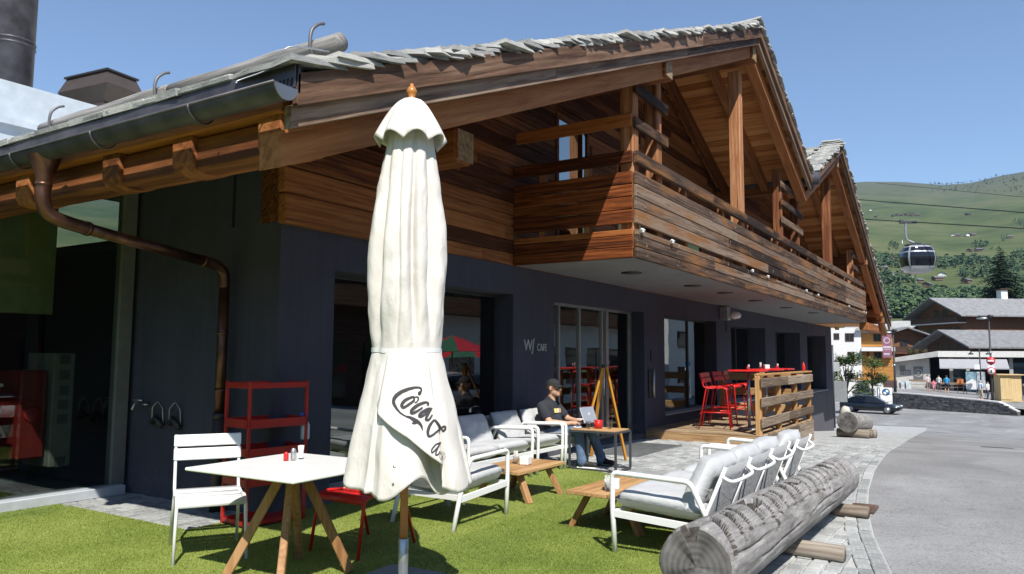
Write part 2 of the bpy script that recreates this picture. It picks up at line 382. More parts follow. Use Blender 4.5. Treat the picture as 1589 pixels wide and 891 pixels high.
def mat_asphalt():
    m, t, p = newmat('old_asphalt'); mp = mapping(t, (1, 1, 1))
    a = noi(t, mp.outputs[0], 140, 3, .7); b = noi(t, mp.outputs[0], .5, 5, .6); v = nd(t, 'ShaderNodeTexVoronoi'); v.inputs['Scale'].default_value = 90; t.links.new(mp.outputs[0], v.inputs[0])
    f = mth(t, 'ADD', mth(t, 'MULTIPLY', a.outputs[0], .5), mth(t, 'MULTIPLY', b.outputs[0], .5))
    r = ramp(t, f, [(.36, (.16, .157, .152)), (.5, (.235, .23, .224)), (.66, (.33, .325, .315))])
    pt = noi(t, mapping(t, (.5, 1.6, 1)).outputs[0], .22, 4, .5, .4); pk = ramp(t, pt.outputs[0], [(.44, .0), (.47, .22), (.6, .3), (.63, 0.)]); cr = noi(t, mp.outputs[0], .9, 6, .62, 1.2); ck = ramp(t, cr.outputs[0], [(.492, 0.), (.5, .5), (.508, 0.)]); base = mixc(t, pk.outputs[0], r.outputs[0], (.12, .12, .12)); base = mixc(t, ck.outputs[0], base, (.1, .1, .1))
    c = mixc(t, .45, base, v.outputs['Color'], 'SOFT_LIGHT'); hs = nd(t, 'ShaderNodeHueSaturation'); hs.inputs['Saturation'].default_value = .1; t.links.new(c, hs.inputs['Color'])
    t.links.new(hs.outputs[0], p.inputs['Base Color']); p.inputs['Roughness'].default_value = .9; p.inputs['Specular IOR Level'].default_value = .2
    bump(t, p, mth(t, 'ADD', a.outputs[0], v.outputs['Distance']), .5, .006); return m
def sheet(name, mat, xs, y0, y1, dz, kind='structure', label=None, ny=2):
    b = MB(); vs = []; fs = []
    for x in xs:
        a, c = y0(x), y1(x)
        for j in range(ny): vs.append((x, a+(c-a)*j/(ny-1), gz(x)+dz))
    for i in range(len(xs)-1):
        for j in range(ny-1): k = i*ny+j; fs.append((k, k+ny, k+ny+1, k+1))
    b.add(vs, fs, False); o = b.build(name, mat, flip=False); return tag(o, label, None, None, kind)
XS = [-30, -15, -4, 0, 1.5, 3, 4, 4.6, 5.3, 6.04, 6.7, 7.29, 8, 8.5, 9.1, 9.7, 10.5, 11.37, 12, 12.6, 13.2, 13.87, 14.6, 15.3, 16, 17, 18, 20, 22.5, 25, 28, 32, 36, 40, 46, 52, 57.5, 64, 75, 100, 140]
sheet('road', mat_asphalt(), XS, lambda x: -60, lambda x: yk(x)+.03 if x < 60 else 60, -.018, label='pale grey asphalt street sweeping past the log')
def mat_joint():
    m, t, p = newmat('sett_bed'); mp = mapping(t, (1, 1, 1))
    n = noi(t, mp.outputs[0], 60, 4); br = nd(t, 'ShaderNodeTexBrick'); br.inputs['Scale'].default_value = 1; br.inputs['Brick Width'].default_value = .17; br.inputs['Row Height'].default_value = .12
    br.inputs['Mortar Size'].default_value = .012; br.inputs['Color1'].default_value = (.24, .25, .245, 1); br.inputs['Color2'].default_value = (.4, .41, .4, 1); br.inputs['Mortar'].default_value = (.48, .47, .45, 1)
    t.links.new(mp.outputs[0], br.inputs[0]); b2 = noi(t, mp.outputs[0], 1.2, 4)
    c = mixc(t, .5, br.outputs[0], b2.outputs[0], 'SOFT_LIGHT')
    sp = nd(t, 'ShaderNodeSeparateXYZ'); t.links.new(mp.outputs[0], sp.inputs[0])
    far = mth(t, 'GREATER_THAN', sp.outputs[0], 16.9)
    c = mixc(t, far, mixc(t, n.outputs[0], (.3, .295, .28), (.55, .54, .51)), c)
    t.links.new(c, p.inputs['Base Color']); p.inputs['Roughness'].default_value = .9; bump(t, p, n.outputs[0], .5, .004); return m
PX = [x for x in XS if 2.9 < x < 60]
pav = sheet('pavement', mat_joint(), PX, yk, lambda x: 1.62 if x < 8.69 else 5.9 if x < 34.4 else 5.9+(x-34.4)*.18, -.012, label='grey stone sett paving beside the cafe')
strip = MB(); strip.b2(4.1, 4.95, 5.75, 8.1, -.1, -.006)
strip_o = strip.build('paving_bed', mat_joint()); tag(strip_o, 'strip of stone setts beside the glass wall', None, None, 'structure')
def turf_inside(x, y):
    if x < 4.15: return y < 8.0 and y > yk(x)+.4
    e = 8.7 if y < 3.4 else 8.7+(y-3.4)*.42
    return y < 5.9 and x < e and y > 1.62
def make_setts():
    rng = random.Random(3); items = []
    def ok(x, y):
        if x > 17: return False
        if 4.12 < x < 4.9 and 5.93 < y < 8.03: return True
        if y < yk(x)+.24: return False
        if x < 8.69 and y > 1.6: return False
        if turf_inside(x-.06, y): return False
        if 13.8 < x and 3.58 < y: return False
        if 10.75 < x < 12.75 and 4.55 < y < 5.35: return False
        return y < 5.62
    row = 0; y = .2
    while y < 8.05:
        x = 3.0+(row % 2)*.085
        while x < 17:
            L = .15+rng.random()*.05
            if ok(x+L/2, y): items.append((x+L/2, y+rng.uniform(-.006, .006), L-.014, .104, rng.uniform(-.05, .05)))
            x += L
        y += .118; row += 1
    for k in range(2):                      # two courses of long stones following the street edge
        x = 3.
        while x < 17:
            L = .26+rng.random()*.06; sl = (yk(x+.3)-yk(x))/.3
            items.append((x+L/2*cos(math.atan(sl)), yk(x+L/2)+.065+k*.112, L-.014, .1, math.atan(sl))); x += L*cos(math.atan(sl))
    base = []
    for k in range(5):
        b = bmesh.new(); bmesh.ops.create_cube(b, size=1)
        for q in b.verts: q.co += Vector((rng.uniform(-.05, .05), rng.uniform(-.05, .05), 0))
        top = [e for e in b.edges if all(q.co.z > 0 for q in e.verts)]
        bmesh.ops.bevel(b, geom=top, offset=.09, segments=1, affect='EDGES')
        bmesh.ops.delete(b, geom=[f for f in b.faces if f.normal.z < -.9], context='FACES'); b.verts.index_update()
        base.append(([q.co.copy() for q in b.verts], [[q.index for q in f.verts] for f in b.faces])); b.free()
    def inview(x, y):
        d = Vector((x, y, -1.5)); z = d.dot(_fw)
        if z < .5: return 1e9
        u = CX+FPX*d.dot(_rt)/z; v = CY-FPX*d.dot(_up)/z
        if not (0 < u < 1589 and v < 891): return 1e9
        hid = (x < 8.6 and y > 1.05 and x > 5.2 and y < 1.75)
        return hypot(x, y)+(6 if hid else 0)
    items.sort(key=lambda i: inview(i[0], i[1]))
    mes = []
    for k, (vs, fs) in enumerate(base):
        b = MB(); b.add([Vector((p.x, p.y, p.z)) for p in vs], fs, False); mes.append(b.mesh('sett', MT['sett']))
    for i, (x, y, L, W_, a) in enumerate(items[:300]):
        o = bpy.data.objects.new('sett', mes[i % 5]); COL.objects.link(o); o.parent = pav; o.location = (x, y, gz(x)-.022+rng.uniform(-.003, .003)); o.rotation_euler = (rng.uniform(-.015, .015), rng.uniform(-.015, .015), a); o.scale = (L, W_, .05)
    b = MB()
    for i, (x, y, L, W_, a) in enumerate(items[300:]):
        vs, fs = base[i % 5]; m = rotz(a); z0 = gz(x)-.022+rng.uniform(-.003, .003)
        b.add([m @ Vector((p.x*L, p.y*W_, p.z*.05))+Vector((x, y, z0)) for p in vs], fs, False)
    o = b.build('sett_field', MT['sett'], pav, flip=False); o['kind'] = 'stuff'
make_setts()
def mat_turf():
    m, t, p = newmat('artificial_turf'); mp = mapping(t, (1, 1, 1)); g = nd(t, 'ShaderNodeNewGeometry')
    n = noi(t, mp.outputs[0], 1.1, 6, .62); sp = nd(t, 'ShaderNodeSeparateXYZ'); t.links.new(mp.outputs[0], sp.inputs[0]); wn = nd(t, 'ShaderNodeTexWhiteNoise', noise_dimensions='1D'); t.links.new(mth(t, 'FLOOR', mth(t, 'DIVIDE', sp.outputs[1], 1.9)), wn.inputs['W'])
    f = mth(t, 'ADD', mth(t, 'MULTIPLY', n.outputs[0], .7), mth(t, 'MULTIPLY', g.outputs['Random Per Island'], .42)); f = mth(t, 'ADD', f, mth(t, 'MULTIPLY', mth(t, 'SUBTRACT', wn.outputs[0], .6), .1))
    r = ramp(t, f, [(.25, (.07, .11, .018)), (.5, (.155, .205, .036)), (.8, (.27, .31, .075))]); t.links.new(r.outputs[0], p.inputs['Base Color'])
    p.inputs['Roughness'].default_value = .6; p.inputs['Specular IOR Level'].default_value = .3; return m
def make_turf():
    import numpy as np
    mt = mat_turf(); b = MB()
    poly = [(-2, -.8), (1, .2), (3, 1.62), (8.7, 1.62), (8.7, 3.4), (9.7, 5.75), (9.72, 5.88), (4.15, 5.88), (4.15, 8.0), (-6, 8.0), (-6, -.8)]
    b.prism(poly, 'z', -.05, .006); o = b.build('artificial_turf', mt); tag(o, 'green artificial turf carpet under the terrace furniture', None, None, 'structure')
    rng = np.random.default_rng(5); N = 520000
    # denser close to the camera
    x = rng.uniform(1.8, 9.7, N); y = rng.uniform(1.6, 8.0, N)
    d = np.hypot(x, y); keep = rng.random(N) < np.clip((6.2/d)**1.5, .25, 1); x, y = x[keep], y[keep]
    e = np.where(y < 3.4, 8.7, 8.7+(y-3.4)*.42)
    ins = np.where(x < 4.15, y < 8.0, (y < 5.88) & (x < e))
    # inside the picture only (plus a margin)
    ang = np.arctan2(y, x); ins &= (ang < YAW+radians(39)) & (ang > YAW-radians(39)) & (np.hypot(x, y) > 3.6)
    x, y = x[ins], y[ins]; n = len(x)
    a = rng.uniform(0, 2*pi, n); wd = .0022*np.ones(n)+rng.random(n)*.0018; hh = rng.uniform(.006, .013, n); ln = rng.normal(0, .007, (n, 2))
    V = np.zeros((n, 3, 3)); V[:, 0] = np.stack([x-np.cos(a)*wd, y-np.sin(a)*wd, np.full(n, .004)], 1); V[:, 1] = np.stack([x+np.cos(a)*wd, y+np.sin(a)*wd, np.full(n, .004)], 1)
    V[:, 2] = np.stack([x+ln[:, 0], y+ln[:, 1], .006+hh], 1)
    me = bpy.data.meshes.new('turf_blades'); me.vertices.add(3*n); me.vertices.foreach_set('co', V.reshape(-1)); me.loops.add(3*n); me.loops.foreach_set('vertex_index', np.arange(3*n, dtype=np.int32))
    me.polygons.add(n); me.polygons.foreach_set('loop_start', np.arange(0, 3*n, 3, dtype=np.int32)); me.update(calc_edges=True); me.materials.append(mt)
    q = link('turf_blades', me, o); q['kind'] = 'stuff'
make_turf()
# iron grate set in the paving in front of the door
b = MB()
for i in range(18): b.b2(10.8+i*.107, 10.86+i*.107, 4.6, 5.3, -.03, -.002)
b.b2(10.75, 12.75, 4.56, 4.6, -.03, 0); b.b2(10.75, 12.75, 5.3, 5.34, -.03, 0)
tag(b.build('drain_grate', MT['steelgrey']), 'long steel floor grate in the paving before the cafe door', 'grate')
b = MB(); b.b2(8.28, 8.66, 1.04, 1.28, -.02, .012, .004)
for i in range(5): b.b2(8.31+i*.07, 8.345+i*.07, 1.06, 1.26, .012, .02)
tag(b.build('drain_cover', plain('rusty_iron', (.16, .1, .075), .8, .3, .3)), 'rusty brown slotted drain cover at the street edge beside the log', 'drain cover')
# ------------------------------------------------------------------ the chalet with the cafe
XA, YB, YG = 4.91, 5.71, 8.06
PROF = [(3.026, 3.17), (14.185, 7.70), (18.86, 5.78), (23.38, 7.64), (34.46, 2.96)]
SEG = list(zip(PROF[:-1], PROF[1:]))
def zr(x): return interp(PROF, x)
chalet = thing('cafe_chalet', 'large chalet with navy ground floor, weathered wood balcony and double stone-slab gable roof', 'building', (XA, YB, 0), world=True)
def part(b, name, mat, parent=chalet, bevel=0): return b.build(name, mat, parent, bevel=bevel)
OPEN = [(5.63, 9.1, .12, 6.0), (10.3, 13.9, .03, 6.0), (14.98, 18.49, .3, 6.0), (19.74, 23.27, .3, 6.24), (24.55, 28.14, .2, 6.24), (29.35, 33.0, .2, 6.24)]
b = MB(); xs = [XA]+[q for o in OPEN for q in o[:2]]+[34.35]
for i in range(0, len(xs), 2): b.b2(xs[i], xs[i+1], YB, 6.45, -3.2, 2.37)
for x0, x1, zs, yg in OPEN: b.b2(x0, x1, YB+.004, 6.45, -3.2, zs)
b.b2(XA, 34.35, YB, 6.45, 2.3705, 2.772)
b.b2(XA+.003, XA+.35, 6.4505, 8.3, -.3, 3.75); b.b2(XA+.003, XA+.35, YB+.1, 6.4, 2.773, 3.7)
b.b2(34.05, 34.347, 6.4505, 14, -3.2, 3.0)
wall = part(b, 'wall', MT['navy'])
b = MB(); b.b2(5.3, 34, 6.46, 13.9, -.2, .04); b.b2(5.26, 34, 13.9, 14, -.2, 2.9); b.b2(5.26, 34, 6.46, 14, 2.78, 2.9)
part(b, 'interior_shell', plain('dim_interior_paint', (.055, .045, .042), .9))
FR = plain('dark_window_frame', (.05, .052, .055), .5, .4)
for k, (x0, x1, zs, yg) in enumerate(OPEN):
    b = MB(); f = .045
    mat = FR if k != 1 else MT['alu']
    b.b2(x0, x1, yg-.03, yg+.03, 2.37-f, 2.37); b.b2(x0, x1, yg-.03, yg+.03, zs, zs+f); b.b2(x0, x0+f, yg-.03, yg+.03, zs+f, 2.37-f); b.b2(x1-f, x1, yg-.03, yg+.03, zs+f, 2.37-f)
    nm = 'window' if k != 1 else 'glass_door'
    wo_ = part(b, nm, mat)
    if k == 1:
        divs = [x0+f, 10.92, 11.66, 12.55, 12.85, x1-f]
        for q, xx in enumerate((10.92, 11.66, 12.55, 12.75, 13.82)):
            m = MB(); wdt = .05 if q != 3 else .11; m.b2(xx-wdt/2, xx+wdt/2, yg-.04, yg+.03, zs+f, 2.37-f); part(m, 'mullion', MT['alu'], wo_)
        m = MB(); m.tube([(12.5, yg-.09, .8), (12.5, yg-.09, 1.6)], .014); part(m, 'handle', MT['alu'], wo_)
        for a, c in zip((x0+f, 10.945, 11.685, 12.575, 12.805), (10.895, 11.635, 12.525, 12.695, x1-f)):
            m = MB(); m.b2(a, c, yg-.008, yg+.008, zs+f, 2.37-f); part(m, 'pane', MT['glass'], wo_)
    else:
        m = MB(); m.b2(x0+f, x1-f, yg-.008, yg+.008, zs+f, 2.37-f); part(m, 'pane', MT['glass'], wo_)
        m = MB(); m.b2(x0+.01, x1-.01, YB-.05, yg-.03, zs, zs+.03, .006); part(m, 'sill', plain('pale_stone_sill', (.4, .4, .4), .7), wo_)
        if k >= 2:
            m = MB(); xm = x0+(x1-x0)*.62; m.b2(xm-.03, xm+.03, yg-.035, yg+.03, zs+f, 2.37-f); part(m, 'mullion', FR, wo_)
# upper wooden wall
b = MB(); poly = [(XA, 2.775)]+[(34.2, 2.775)]+[(34.2, zr(34.2)-.1)]+[(x, z-.1) for x, z in reversed(PROF[1:-1])]+[(XA, zr(XA)-.1)]
b.prism(poly, 'y', YB+.035, YB+.3)
upper = part(b, 'upper_wall', MT['clad'])
UWIN = [(10.33, 11.47, 3.2, 5.36), (12.6, 13.9, 2.95, 5.1), (16.2, 17.4, 2.95, 5.0), (20.6, 22.2, 2.95, 5.0), (25.2, 26.6, 2.95, 5.0)]
def zspan(z):                                # x spans of the gable wall at height z
    out = []; cur = None; n = 600
    for i in range(n+1):
        x = XA+(34.2-XA)*i/n; ins = zr(x)-.12 > z
        if ins and cur is None: cur = x
        if (not ins or i == n) and cur is not None: out.append((cur, x)); cur = None
    return out
rng = random.Random(11); z = 2.775; row = 0
while z < 7.4:
    hgt = (.17, .19, .2, .165)[row % 4]
    for a, c in zspan(z+hgt*.5):
        x = a
        while x < c-.05:
            L = rng.uniform(2.4, 4.6); e = min(c, x+L)
            if c-e < .6: e = c
            cuts = [(x, e)]
            for wx0, wx1, wz0, wz1 in UWIN:
                if z+hgt > wz0 and z < wz1:
                    nc = []
                    for p0, p1 in cuts:
                        if p1 <= wx0 or p0 >= wx1: nc.append((p0, p1))
                        else:
                            if p0 < wx0: nc.append((p0, wx0))
                            if p1 > wx1: nc.append((wx1, p1))
                    cuts = nc
            for p0, p1 in cuts:
                if p1-p0 > .05:
                    m = MB(); m.b2(p0+.002, p1-.002, YB-rng.uniform(.0, .012), YB+.03, z+.003, z+hgt-.004, .006); part(m, 'plank', MT['clad'], upper)
            x = e
    z += hgt; row += 1
for wx0, wx1, wz0, wz1 in UWIN:
    m = MB(); f = .07
    m.b2(wx0, wx1, YB-.03, YB+.03, wz1-f, wz1); m.b2(wx0, wx1, YB-.03, YB+.03, wz0, wz0+f); m.b2(wx0, wx0+f, YB-.03, YB+.03, wz0+f, wz1-f); m.b2(wx1-f, wx1, YB-.03, YB+.03, wz0+f, wz1-f)
    wo_ = part(m, 'upper_window', MT['beam']); m = MB(); m.b2(wx0+f, wx1-f, YB-.006, YB+.012, wz0+f, wz1-f); part(m, 'pane', glass('upper_pane', (.05, .06, .06), .4), wo_)
# thick squared logs at the corner
zz = 2.745
for i, hgt in enumerate((.3, .26, .27, .25)):
    m = MB(); m.b2(XA-.04-.015*(i % 2), 6.25+.18*(i % 2), YB-.1+.012*(i % 2), YB+.02, zz+.004, min(zz+hgt-.003, zr(XA)-.2), .018); part(m, 'log', MT['clad'], upper); zz += hgt
# sheathing and slabs
roof_b = MB()
poly = [(x, z) for x, z in PROF]+[(x, z-.07) for x, z in reversed(PROF)]
roof_b.prism(poly, 'y', 3.49, 17)
roof = part(roof_b, 'roof', MT['slab'])
def slopes():
    for (x0, z0), (x1, z1) in SEG: yield x0, z0, x1, z1, (1 if z1 > z0 else -1)
for x0, z0, x1, z1, sg in slopes():
    L = hypot(x1-x0, z1-z0); ux, uz = (x1-x0)/L, (z1-z0)/L; s = .03
    while s < L-.1:
        wdt = rng.uniform(.17, .23); wdt = min(wdt, L-.04-s)
        m = MB(); c = (x0+ux*(s+wdt/2), 4.62, z0+uz*(s+wdt/2)); nx, nz = -uz, ux
        m.box((c[0]-nx*.085, c[1], c[2]-nz*.085), (wdt-.008, 2.2, .022), Matrix(((ux, 0, nx), (0, 1, 0), (uz, 0, nz))), .004)
        part(m, 'soffit_board', MT['soffit'], roof); s += wdt
def plumb(name, mat, y0, y1, d0, d1, brk, skip=0):
    for (x0, z0), (x1, z1) in SEG:
        L = x1-x0; n = max(1, round(L/brk)); xs_ = [x0+L*i/n for i in range(n+1)]
        if n > 2: xs_ = [xs_[0]]+[q+rng.uniform(-.5, .5) for q in xs_[1:-1]]+[xs_[-1]]
        for a, c in zip(xs_[:-1], xs_[1:]):
            a2, c2 = a+.003, c-.003
            if skip and a == PROF[0][0]: a2 = a+skip
            m = MB(); m.prism([(a2, zr(a2)-d0), (c2, zr(c2)-d0), (c2, zr(c2)-d1), (a2, zr(a2)-d1)], 'y', y0, y1); part(m, name, MT[mat+('L' if z1 > z0 else 'R')], roof, .006)
plumb('barge_board', 'barge', 3.42, 3.465, .002, .205, 3.6)
plumb('barge_board', 'barge2', 3.47, 3.53, .19, .335, 4.2, .0)
plumb('rafter', 'beam', 3.6, 3.8, .33, .56, 20, .05)
for y in (4.45, 5.4): plumb('rafter', 'beam', y, y+.16, .1, .3, 20, .5)
for x, dz in ((9.62, .56), (14.185, .62), (18.86, .3), (23.38, .62), (28.9, .56), (33.2, .6)):
    y1 = 3.56 if dz > .4 else 3.7
    m = MB(); zt = zr(x)-dz+.3-.02; m.b2(x-.13, x+.13, y1, 7, zt-.3, zt, .012); pl_ = part(m, 'purlin', MT['beamY'], roof)
    m = MB(); m.b2(x-.115, x+.115, y1-.012, y1+.002, zt-.285, zt-.015, .004); part(m, 'sawn_end', MT['logend'], roof)
m = MB(); m.b2(6.85, 7.2, 5.08, 5.75, 3.72, 4.12, .04); part(m, 'purlin', MT['beamY'], roof)
m = MB(); m.b2(6.87, 7.18, 5.07, 5.083, 3.74, 4.1, .004); part(m, 'sawn_end', MT['logend'], roof)
# stone slabs
def slab_mesh(k):
    r = random.Random(k); b = MB(); n = 7; pts = []
    for i in range(4):
        a = [(-.5, -.5), (.5, -.5), (.5, .5), (-.5, .5)][i]; c = [(-.5, -.5), (.5, -.5), (.5, .5), (-.5, .5)][(i+1) % 4]
        for t in (0, .38, .7): pts.append((a[0]+(c[0]-a[0])*t+r.uniform(-.05, .05), a[1]+(c[1]-a[1])*t+r.uniform(-.05, .05)))
    n = len(pts); vs = [(x, y, -.5+r.uniform(-.1, .1)) for x, y in pts]+[(x*.96+r.uniform(-.02, .02), y*.96+r.uniform(-.02, .02), .5+r.uniform(-.14, .14)) for x, y in pts]
    b.add(vs, [tuple(range(n)), tuple(range(n, 2*n))]+[(i, (i+1) % n, n+(i+1) % n, n+i) for i in range(n)], False); return b.mesh('roof_slab', MT['slab'])
SL = [slab_mesh(k) for k in range(8)]
for x0, z0, x1, z1, sg in slopes():
    L = hypot(x1-x0, z1-z0); up = (atan2(z1-z0, abs(x1-x0))); s = -.06 if sg > 0 else .04; a = atan2(abs(z1-z0), x1-x0)
    while s < L+.02:
        d = s if sg > 0 else L-s                 # measured from the low end upwards
        lo = (x0, z0) if sg > 0 else (x1, z1); cx_ = lo[0]+sg*cos(a)*(d+.22); cz_ = lo[1]+sin(a)*(d+.22)
        if sg*(cx_-(x1 if sg > 0 else x0)) > .0: cx_ = (x1 if sg > 0 else x0)-sg*.02; cz_ = max(z0, z1)+.03
        o = bpy.data.objects.new('roof_slab', SL[rng.randrange(8)]); COL.objects.link(o); o.parent = roof
        tilt = a-radians(rng.uniform(9.5, 11.5))
        o.location = Vector((cx_, 3.68+rng.uniform(-.025, .015), cz_+.04+rng.uniform(-.005, .006)))-Vector((XA, YB, 0)); o.scale = (rng.uniform(.42, .56), rng.uniform(.5, .62), rng.uniform(.028, .04))
        o.rotation_euler = (rng.uniform(-.02, .02), -sg*tilt, rng.uniform(-.03, .03)); s += rng.uniform(.17, .21)
b = MB()
for k, (x0, z0, x1, z1, sg) in enumerate(slopes()):      # the slab field behind the edge
    L = hypot(x1-x0, z1-z0); a = atan2(abs(z1-z0), abs(x1-x0)); lo = (x0, z0) if sg > 0 else (x1, z1)
    d = 0; ymax = 9.5 if k != 2 else 11
    while d < L-.25:
        y = 3.95+rng.uniform(0, .3)
        while y < ymax:
            wd = rng.uniform(.3, .55); m = Matrix.Rotation(-sg*(a-radians(10)), 3, 'Y') @ rotz(rng.uniform(-.08, .08))
            c = (lo[0]+sg*cos(a)*(d+.22), y+wd/2, lo[1]+sin(a)*(d+.22)+.045); b.box(c, (.5, wd-.02, rng.uniform(.035, .055)), m); y += wd
        d += .27
part(b, 'slab_field', MT['slab'], roof)['kind'] = 'stuff'
b = MB(); b.tube(smooth_path([(18.86, 3.3, 5.74), (18.86, 8, 5.74)], 2), .16, 10); part(b, 'valley_gutter', MT['copperdark'], roof)
# eaves
b = MB(); b.b2(3.13, 3.36, 3.62, 9.2, 2.735, 2.965, .02); part(b, 'eave_beam', MT['beamY'], roof)
b = MB(); b.b2(3.06, 3.3, 3.6, 9.2, 2.97, 3.075, .012); part(b, 'eave_plate', MT['cladY'], roof)
for y in (3.62, 4.5, 5.36, 6.66, 7.6, 8.5):
    m = MB(); wd = .22; m.prism([(3.085, 2.985), (3.7, 3.1), (3.7, 2.9), (3.36, 2.735), (3.22, 2.715), (3.12, 2.735), (3.09, 2.79)], 'y', y, y+wd); part(m, 'rafter_tail', MT['beam'], roof, .012)
GX, GZ, GR = 2.905, 3.043, .085
b = MB(); n = 12; vs = []; fs = []
for y in (3.38, 9.3):
    for rr in (GR, GR-.006):
        for j in range(n+1): t = pi+pi*j/n; vs.append((GX+rr*cos(t), y, GZ+rr*sin(t)))
k = n+1
for j in range(n):
    fs += [(j, j+1, 2*k+j+1, 2*k+j), (k+j, 3*k+j, 3*k+j+1, k+j+1)]
b.add(vs, fs, True); b.tube([(GX-GR, 3.38, GZ), (GX-GR, 9.3, GZ)], .011, 8); b.tube([(GX+GR, 3.38, GZ), (GX+GR, 9.3, GZ)], .006, 6)
gut = part(b, 'gutter', MT['copperdark'])
b = MB(); b.prism([(GX+GR*cos(pi+pi*j/n), GZ+GR*sin(pi+pi*j/n)) for j in range(n+1)], 'y', 3.372, 3.38); part(b, 'end_cap', plain('zinc_cap', (.32, .32, .33), .4, .8), gut)
for y in (4.15, 5.25, 6.38, 7.5, 8.6):
    m = MB(); m.tube([(GX+.1*cos(pi+pi*j/n), y, GZ+.1*sin(pi+pi*j/n)) for j in range(n+1)], .007, 6); part(m, 'bracket', MT['copperdark'], gut)
b = MB(); b.b2(3.005, 3.013, 3.42, 9.3, 3.135, 3.24); b.b2(3.005, 3.013, 3.42, 9.3, 3.075, 3.09); y = 3.42
while y < 9.3: b.b2(3.005, 3.013, y, y+.017, 3.09, 3.135); y += .034
b.b2(3.03, 3.05, 3.42, 9.3, 3.05, 3.24); part(b, 'slotted_flashing', MT['copperdark'], gut)
b = MB(); b.tube(smooth_path([(2.83, 3.72, 3.1), (2.86, 3.74, 3.13), (2.98, 3.6, 3.22), (3.02, 3.5, 3.34), (3.3, 3.45, 3.4)], 5), .005, 6); part(b, 'tie_wire', MT['steelgrey'], gut)
edge = random.Random(5)
y = 3.42                                      # first course of slabs along the eave
while y < 9.3:
    wd = edge.uniform(.35, .7)
    for q in range(2):
        m = MB(); m.box((3.21+.1*q+edge.uniform(-.02, .02), y+wd/2+q*.1, 3.285+q*.05), (.42, wd-.012, .045), Matrix.Rotation(-radians(12), 3, 'Y') @ rotz(edge.uniform(-.03, .03)), .01); part(m, 'eave_slab', MT['slab'], roof)
    y += wd
SN = MT['snowlog'] = wood('silvered_log', (.12, .11, .1), (.26, .25, .24), (.4, .39, .375), 'y', 1, .85, .2)
for y0, y1 in ((3.77, 5.72), (5.75, 7.8)):
    m = MB(); m.tube([(3.72, y0+(y1-y0)*i/6, 3.69+.006*sin(i*2+y0)) for i in range(7)], [.066-.001*i for i in range(7)], 12); part(m, 'snow_log', SN, roof)
for y in (3.98, 5.82, 7.5):
    m = MB(); m.tube(smooth_path([(3.78, y, 3.5), (3.64, y, 3.62), (3.63, y, 3.77), (3.69, y, 3.85), (3.75, y, 3.88)], 4), .013, 6); part(m, 'snow_hook', plain('hook_iron', (.16, .16, .165), .5, .4), roof)
# rainwater pipe
b = MB(); b.tube(smooth_path([(2.92, 6.07, 2.79), (2.92, 6.07, 2.68), (2.96, 6.08, 2.58), (3.08, 6.1, 2.53), (3.3, 6.13, 2.5)], 5), .054, 12)
b.tube([(3.25, 6.125, 2.505), (4.6, 6.32, 2.37)], .05, 12); b.tube(smooth_path([(4.5, 6.305, 2.38), (4.66, 6.33, 2.36), (4.76, 6.34, 2.29), (4.78, 6.345, 2.15)], 5), .053, 12); b.tube([(4.78, 6.345, 2.17), (4.78, 6.345, .9)], .05, 12)
pipe = part(b, 'downpipe', MT['copper'])
b = MB(); b.tube([(4.78, 6.345, .92), (4.78, 6.345, 0)], .06, 12); b.lathe([(.066, .88), (.066, .93)], 12, (4.78, 6.345, 0)); part(b, 'lower_pipe', plain('cast_pipe', (.05, .043, .042), .5, .4), pipe)
b = MB(); b.lathe([(.056, 2.77), (.058, 2.86), (.115, 3.03)], 12, (2.92, 6.07, -.03), False); part(b, 'funnel', MT['copper'], pipe)
for p, a in (((3.3, 6.132, 2.5), 0), ((4.5, 6.305, 2.38), 0), ((4.78, 6.345, 1.7), 1), ((4.78, 6.345, 1.15), 1), ((2.92, 6.07, 2.78), 1)):
    m = MB(); d = Vector((0, 0, .012)) if a else Vector((.015, .002, -.0015)); m.tube([Vector(p)-d, Vector(p)+d], .06, 12); part(m, 'pipe_collar', MT['copper'], pipe)
# balcony
ZB, YF, XB0, XB1 = 2.772, 3.87, 9.1, 30.4
b = MB(); b.b2(XB0+.05, XB1, YF+.01, YB-.003, ZB+.01, ZB+.14)
balc = part(b, 'balcony', MT['soffitgrey'])
ROWS = [(2.77, 2.917), (2.92, 3.067), (3.07, 3.15), (3.226, 3.408), (3.412, 3.576), (3.58, 3.742), (3.746, 3.915), (4.024, 4.19)]
for r, (a, c) in enumerate(ROWS):
    x = XB0
    while x < XB1-.05:
        L = rng.uniform(3.2, 5.2); e = min(XB1, x+L)
        if XB1-e < 1: e = XB1
        th = .045 if r != 7 else .07; yo = YF-.045-rng.uniform(0, .008)
        m = MB(); m.b2(x+.0015, e-.0015, yo if r != 7 else YF-.07, YF, a+.002, c-.002, .007); part(m, 'plank', MT['grey'], balc); x = e
    m = MB(); m.b2(XB0-.04 if r != 7 else XB0-.06, XB0-.001, YF+.002, YB-.02, a+.002, c-.002, .007); part(m, 'plank', MT['cladY'], balc)
    m = MB(); m.b2(XB1+.001, XB1+.04, YF+.002, YB-.02, a+.002, c-.002, .007); part(m, 'plank', MT['cladY'], balc)
nb = MB(); rn = random.Random(4)
for r, (a, c) in enumerate(ROWS[:-1]):
    x = XB0+.3
    while x < XB1:
        for q in range(2):
            zz = a+(c-a)*rn.uniform(.15, .85); nb.box((x+rn.uniform(-.04, .04), YF-.0545, zz), (rn.uniform(.006, .012), .006, rn.uniform(.01, .028)), Matrix.Rotation(rn.uniform(-.5, .5), 3, 'Y'))
        x += rn.uniform(.9, 1.5)
o = part(nb, 'nail_marks', plain('pale_split_wood', (.36, .27, .18), .8), balc); o['kind'] = 'stuff'
x = XB0+.12; i = 0
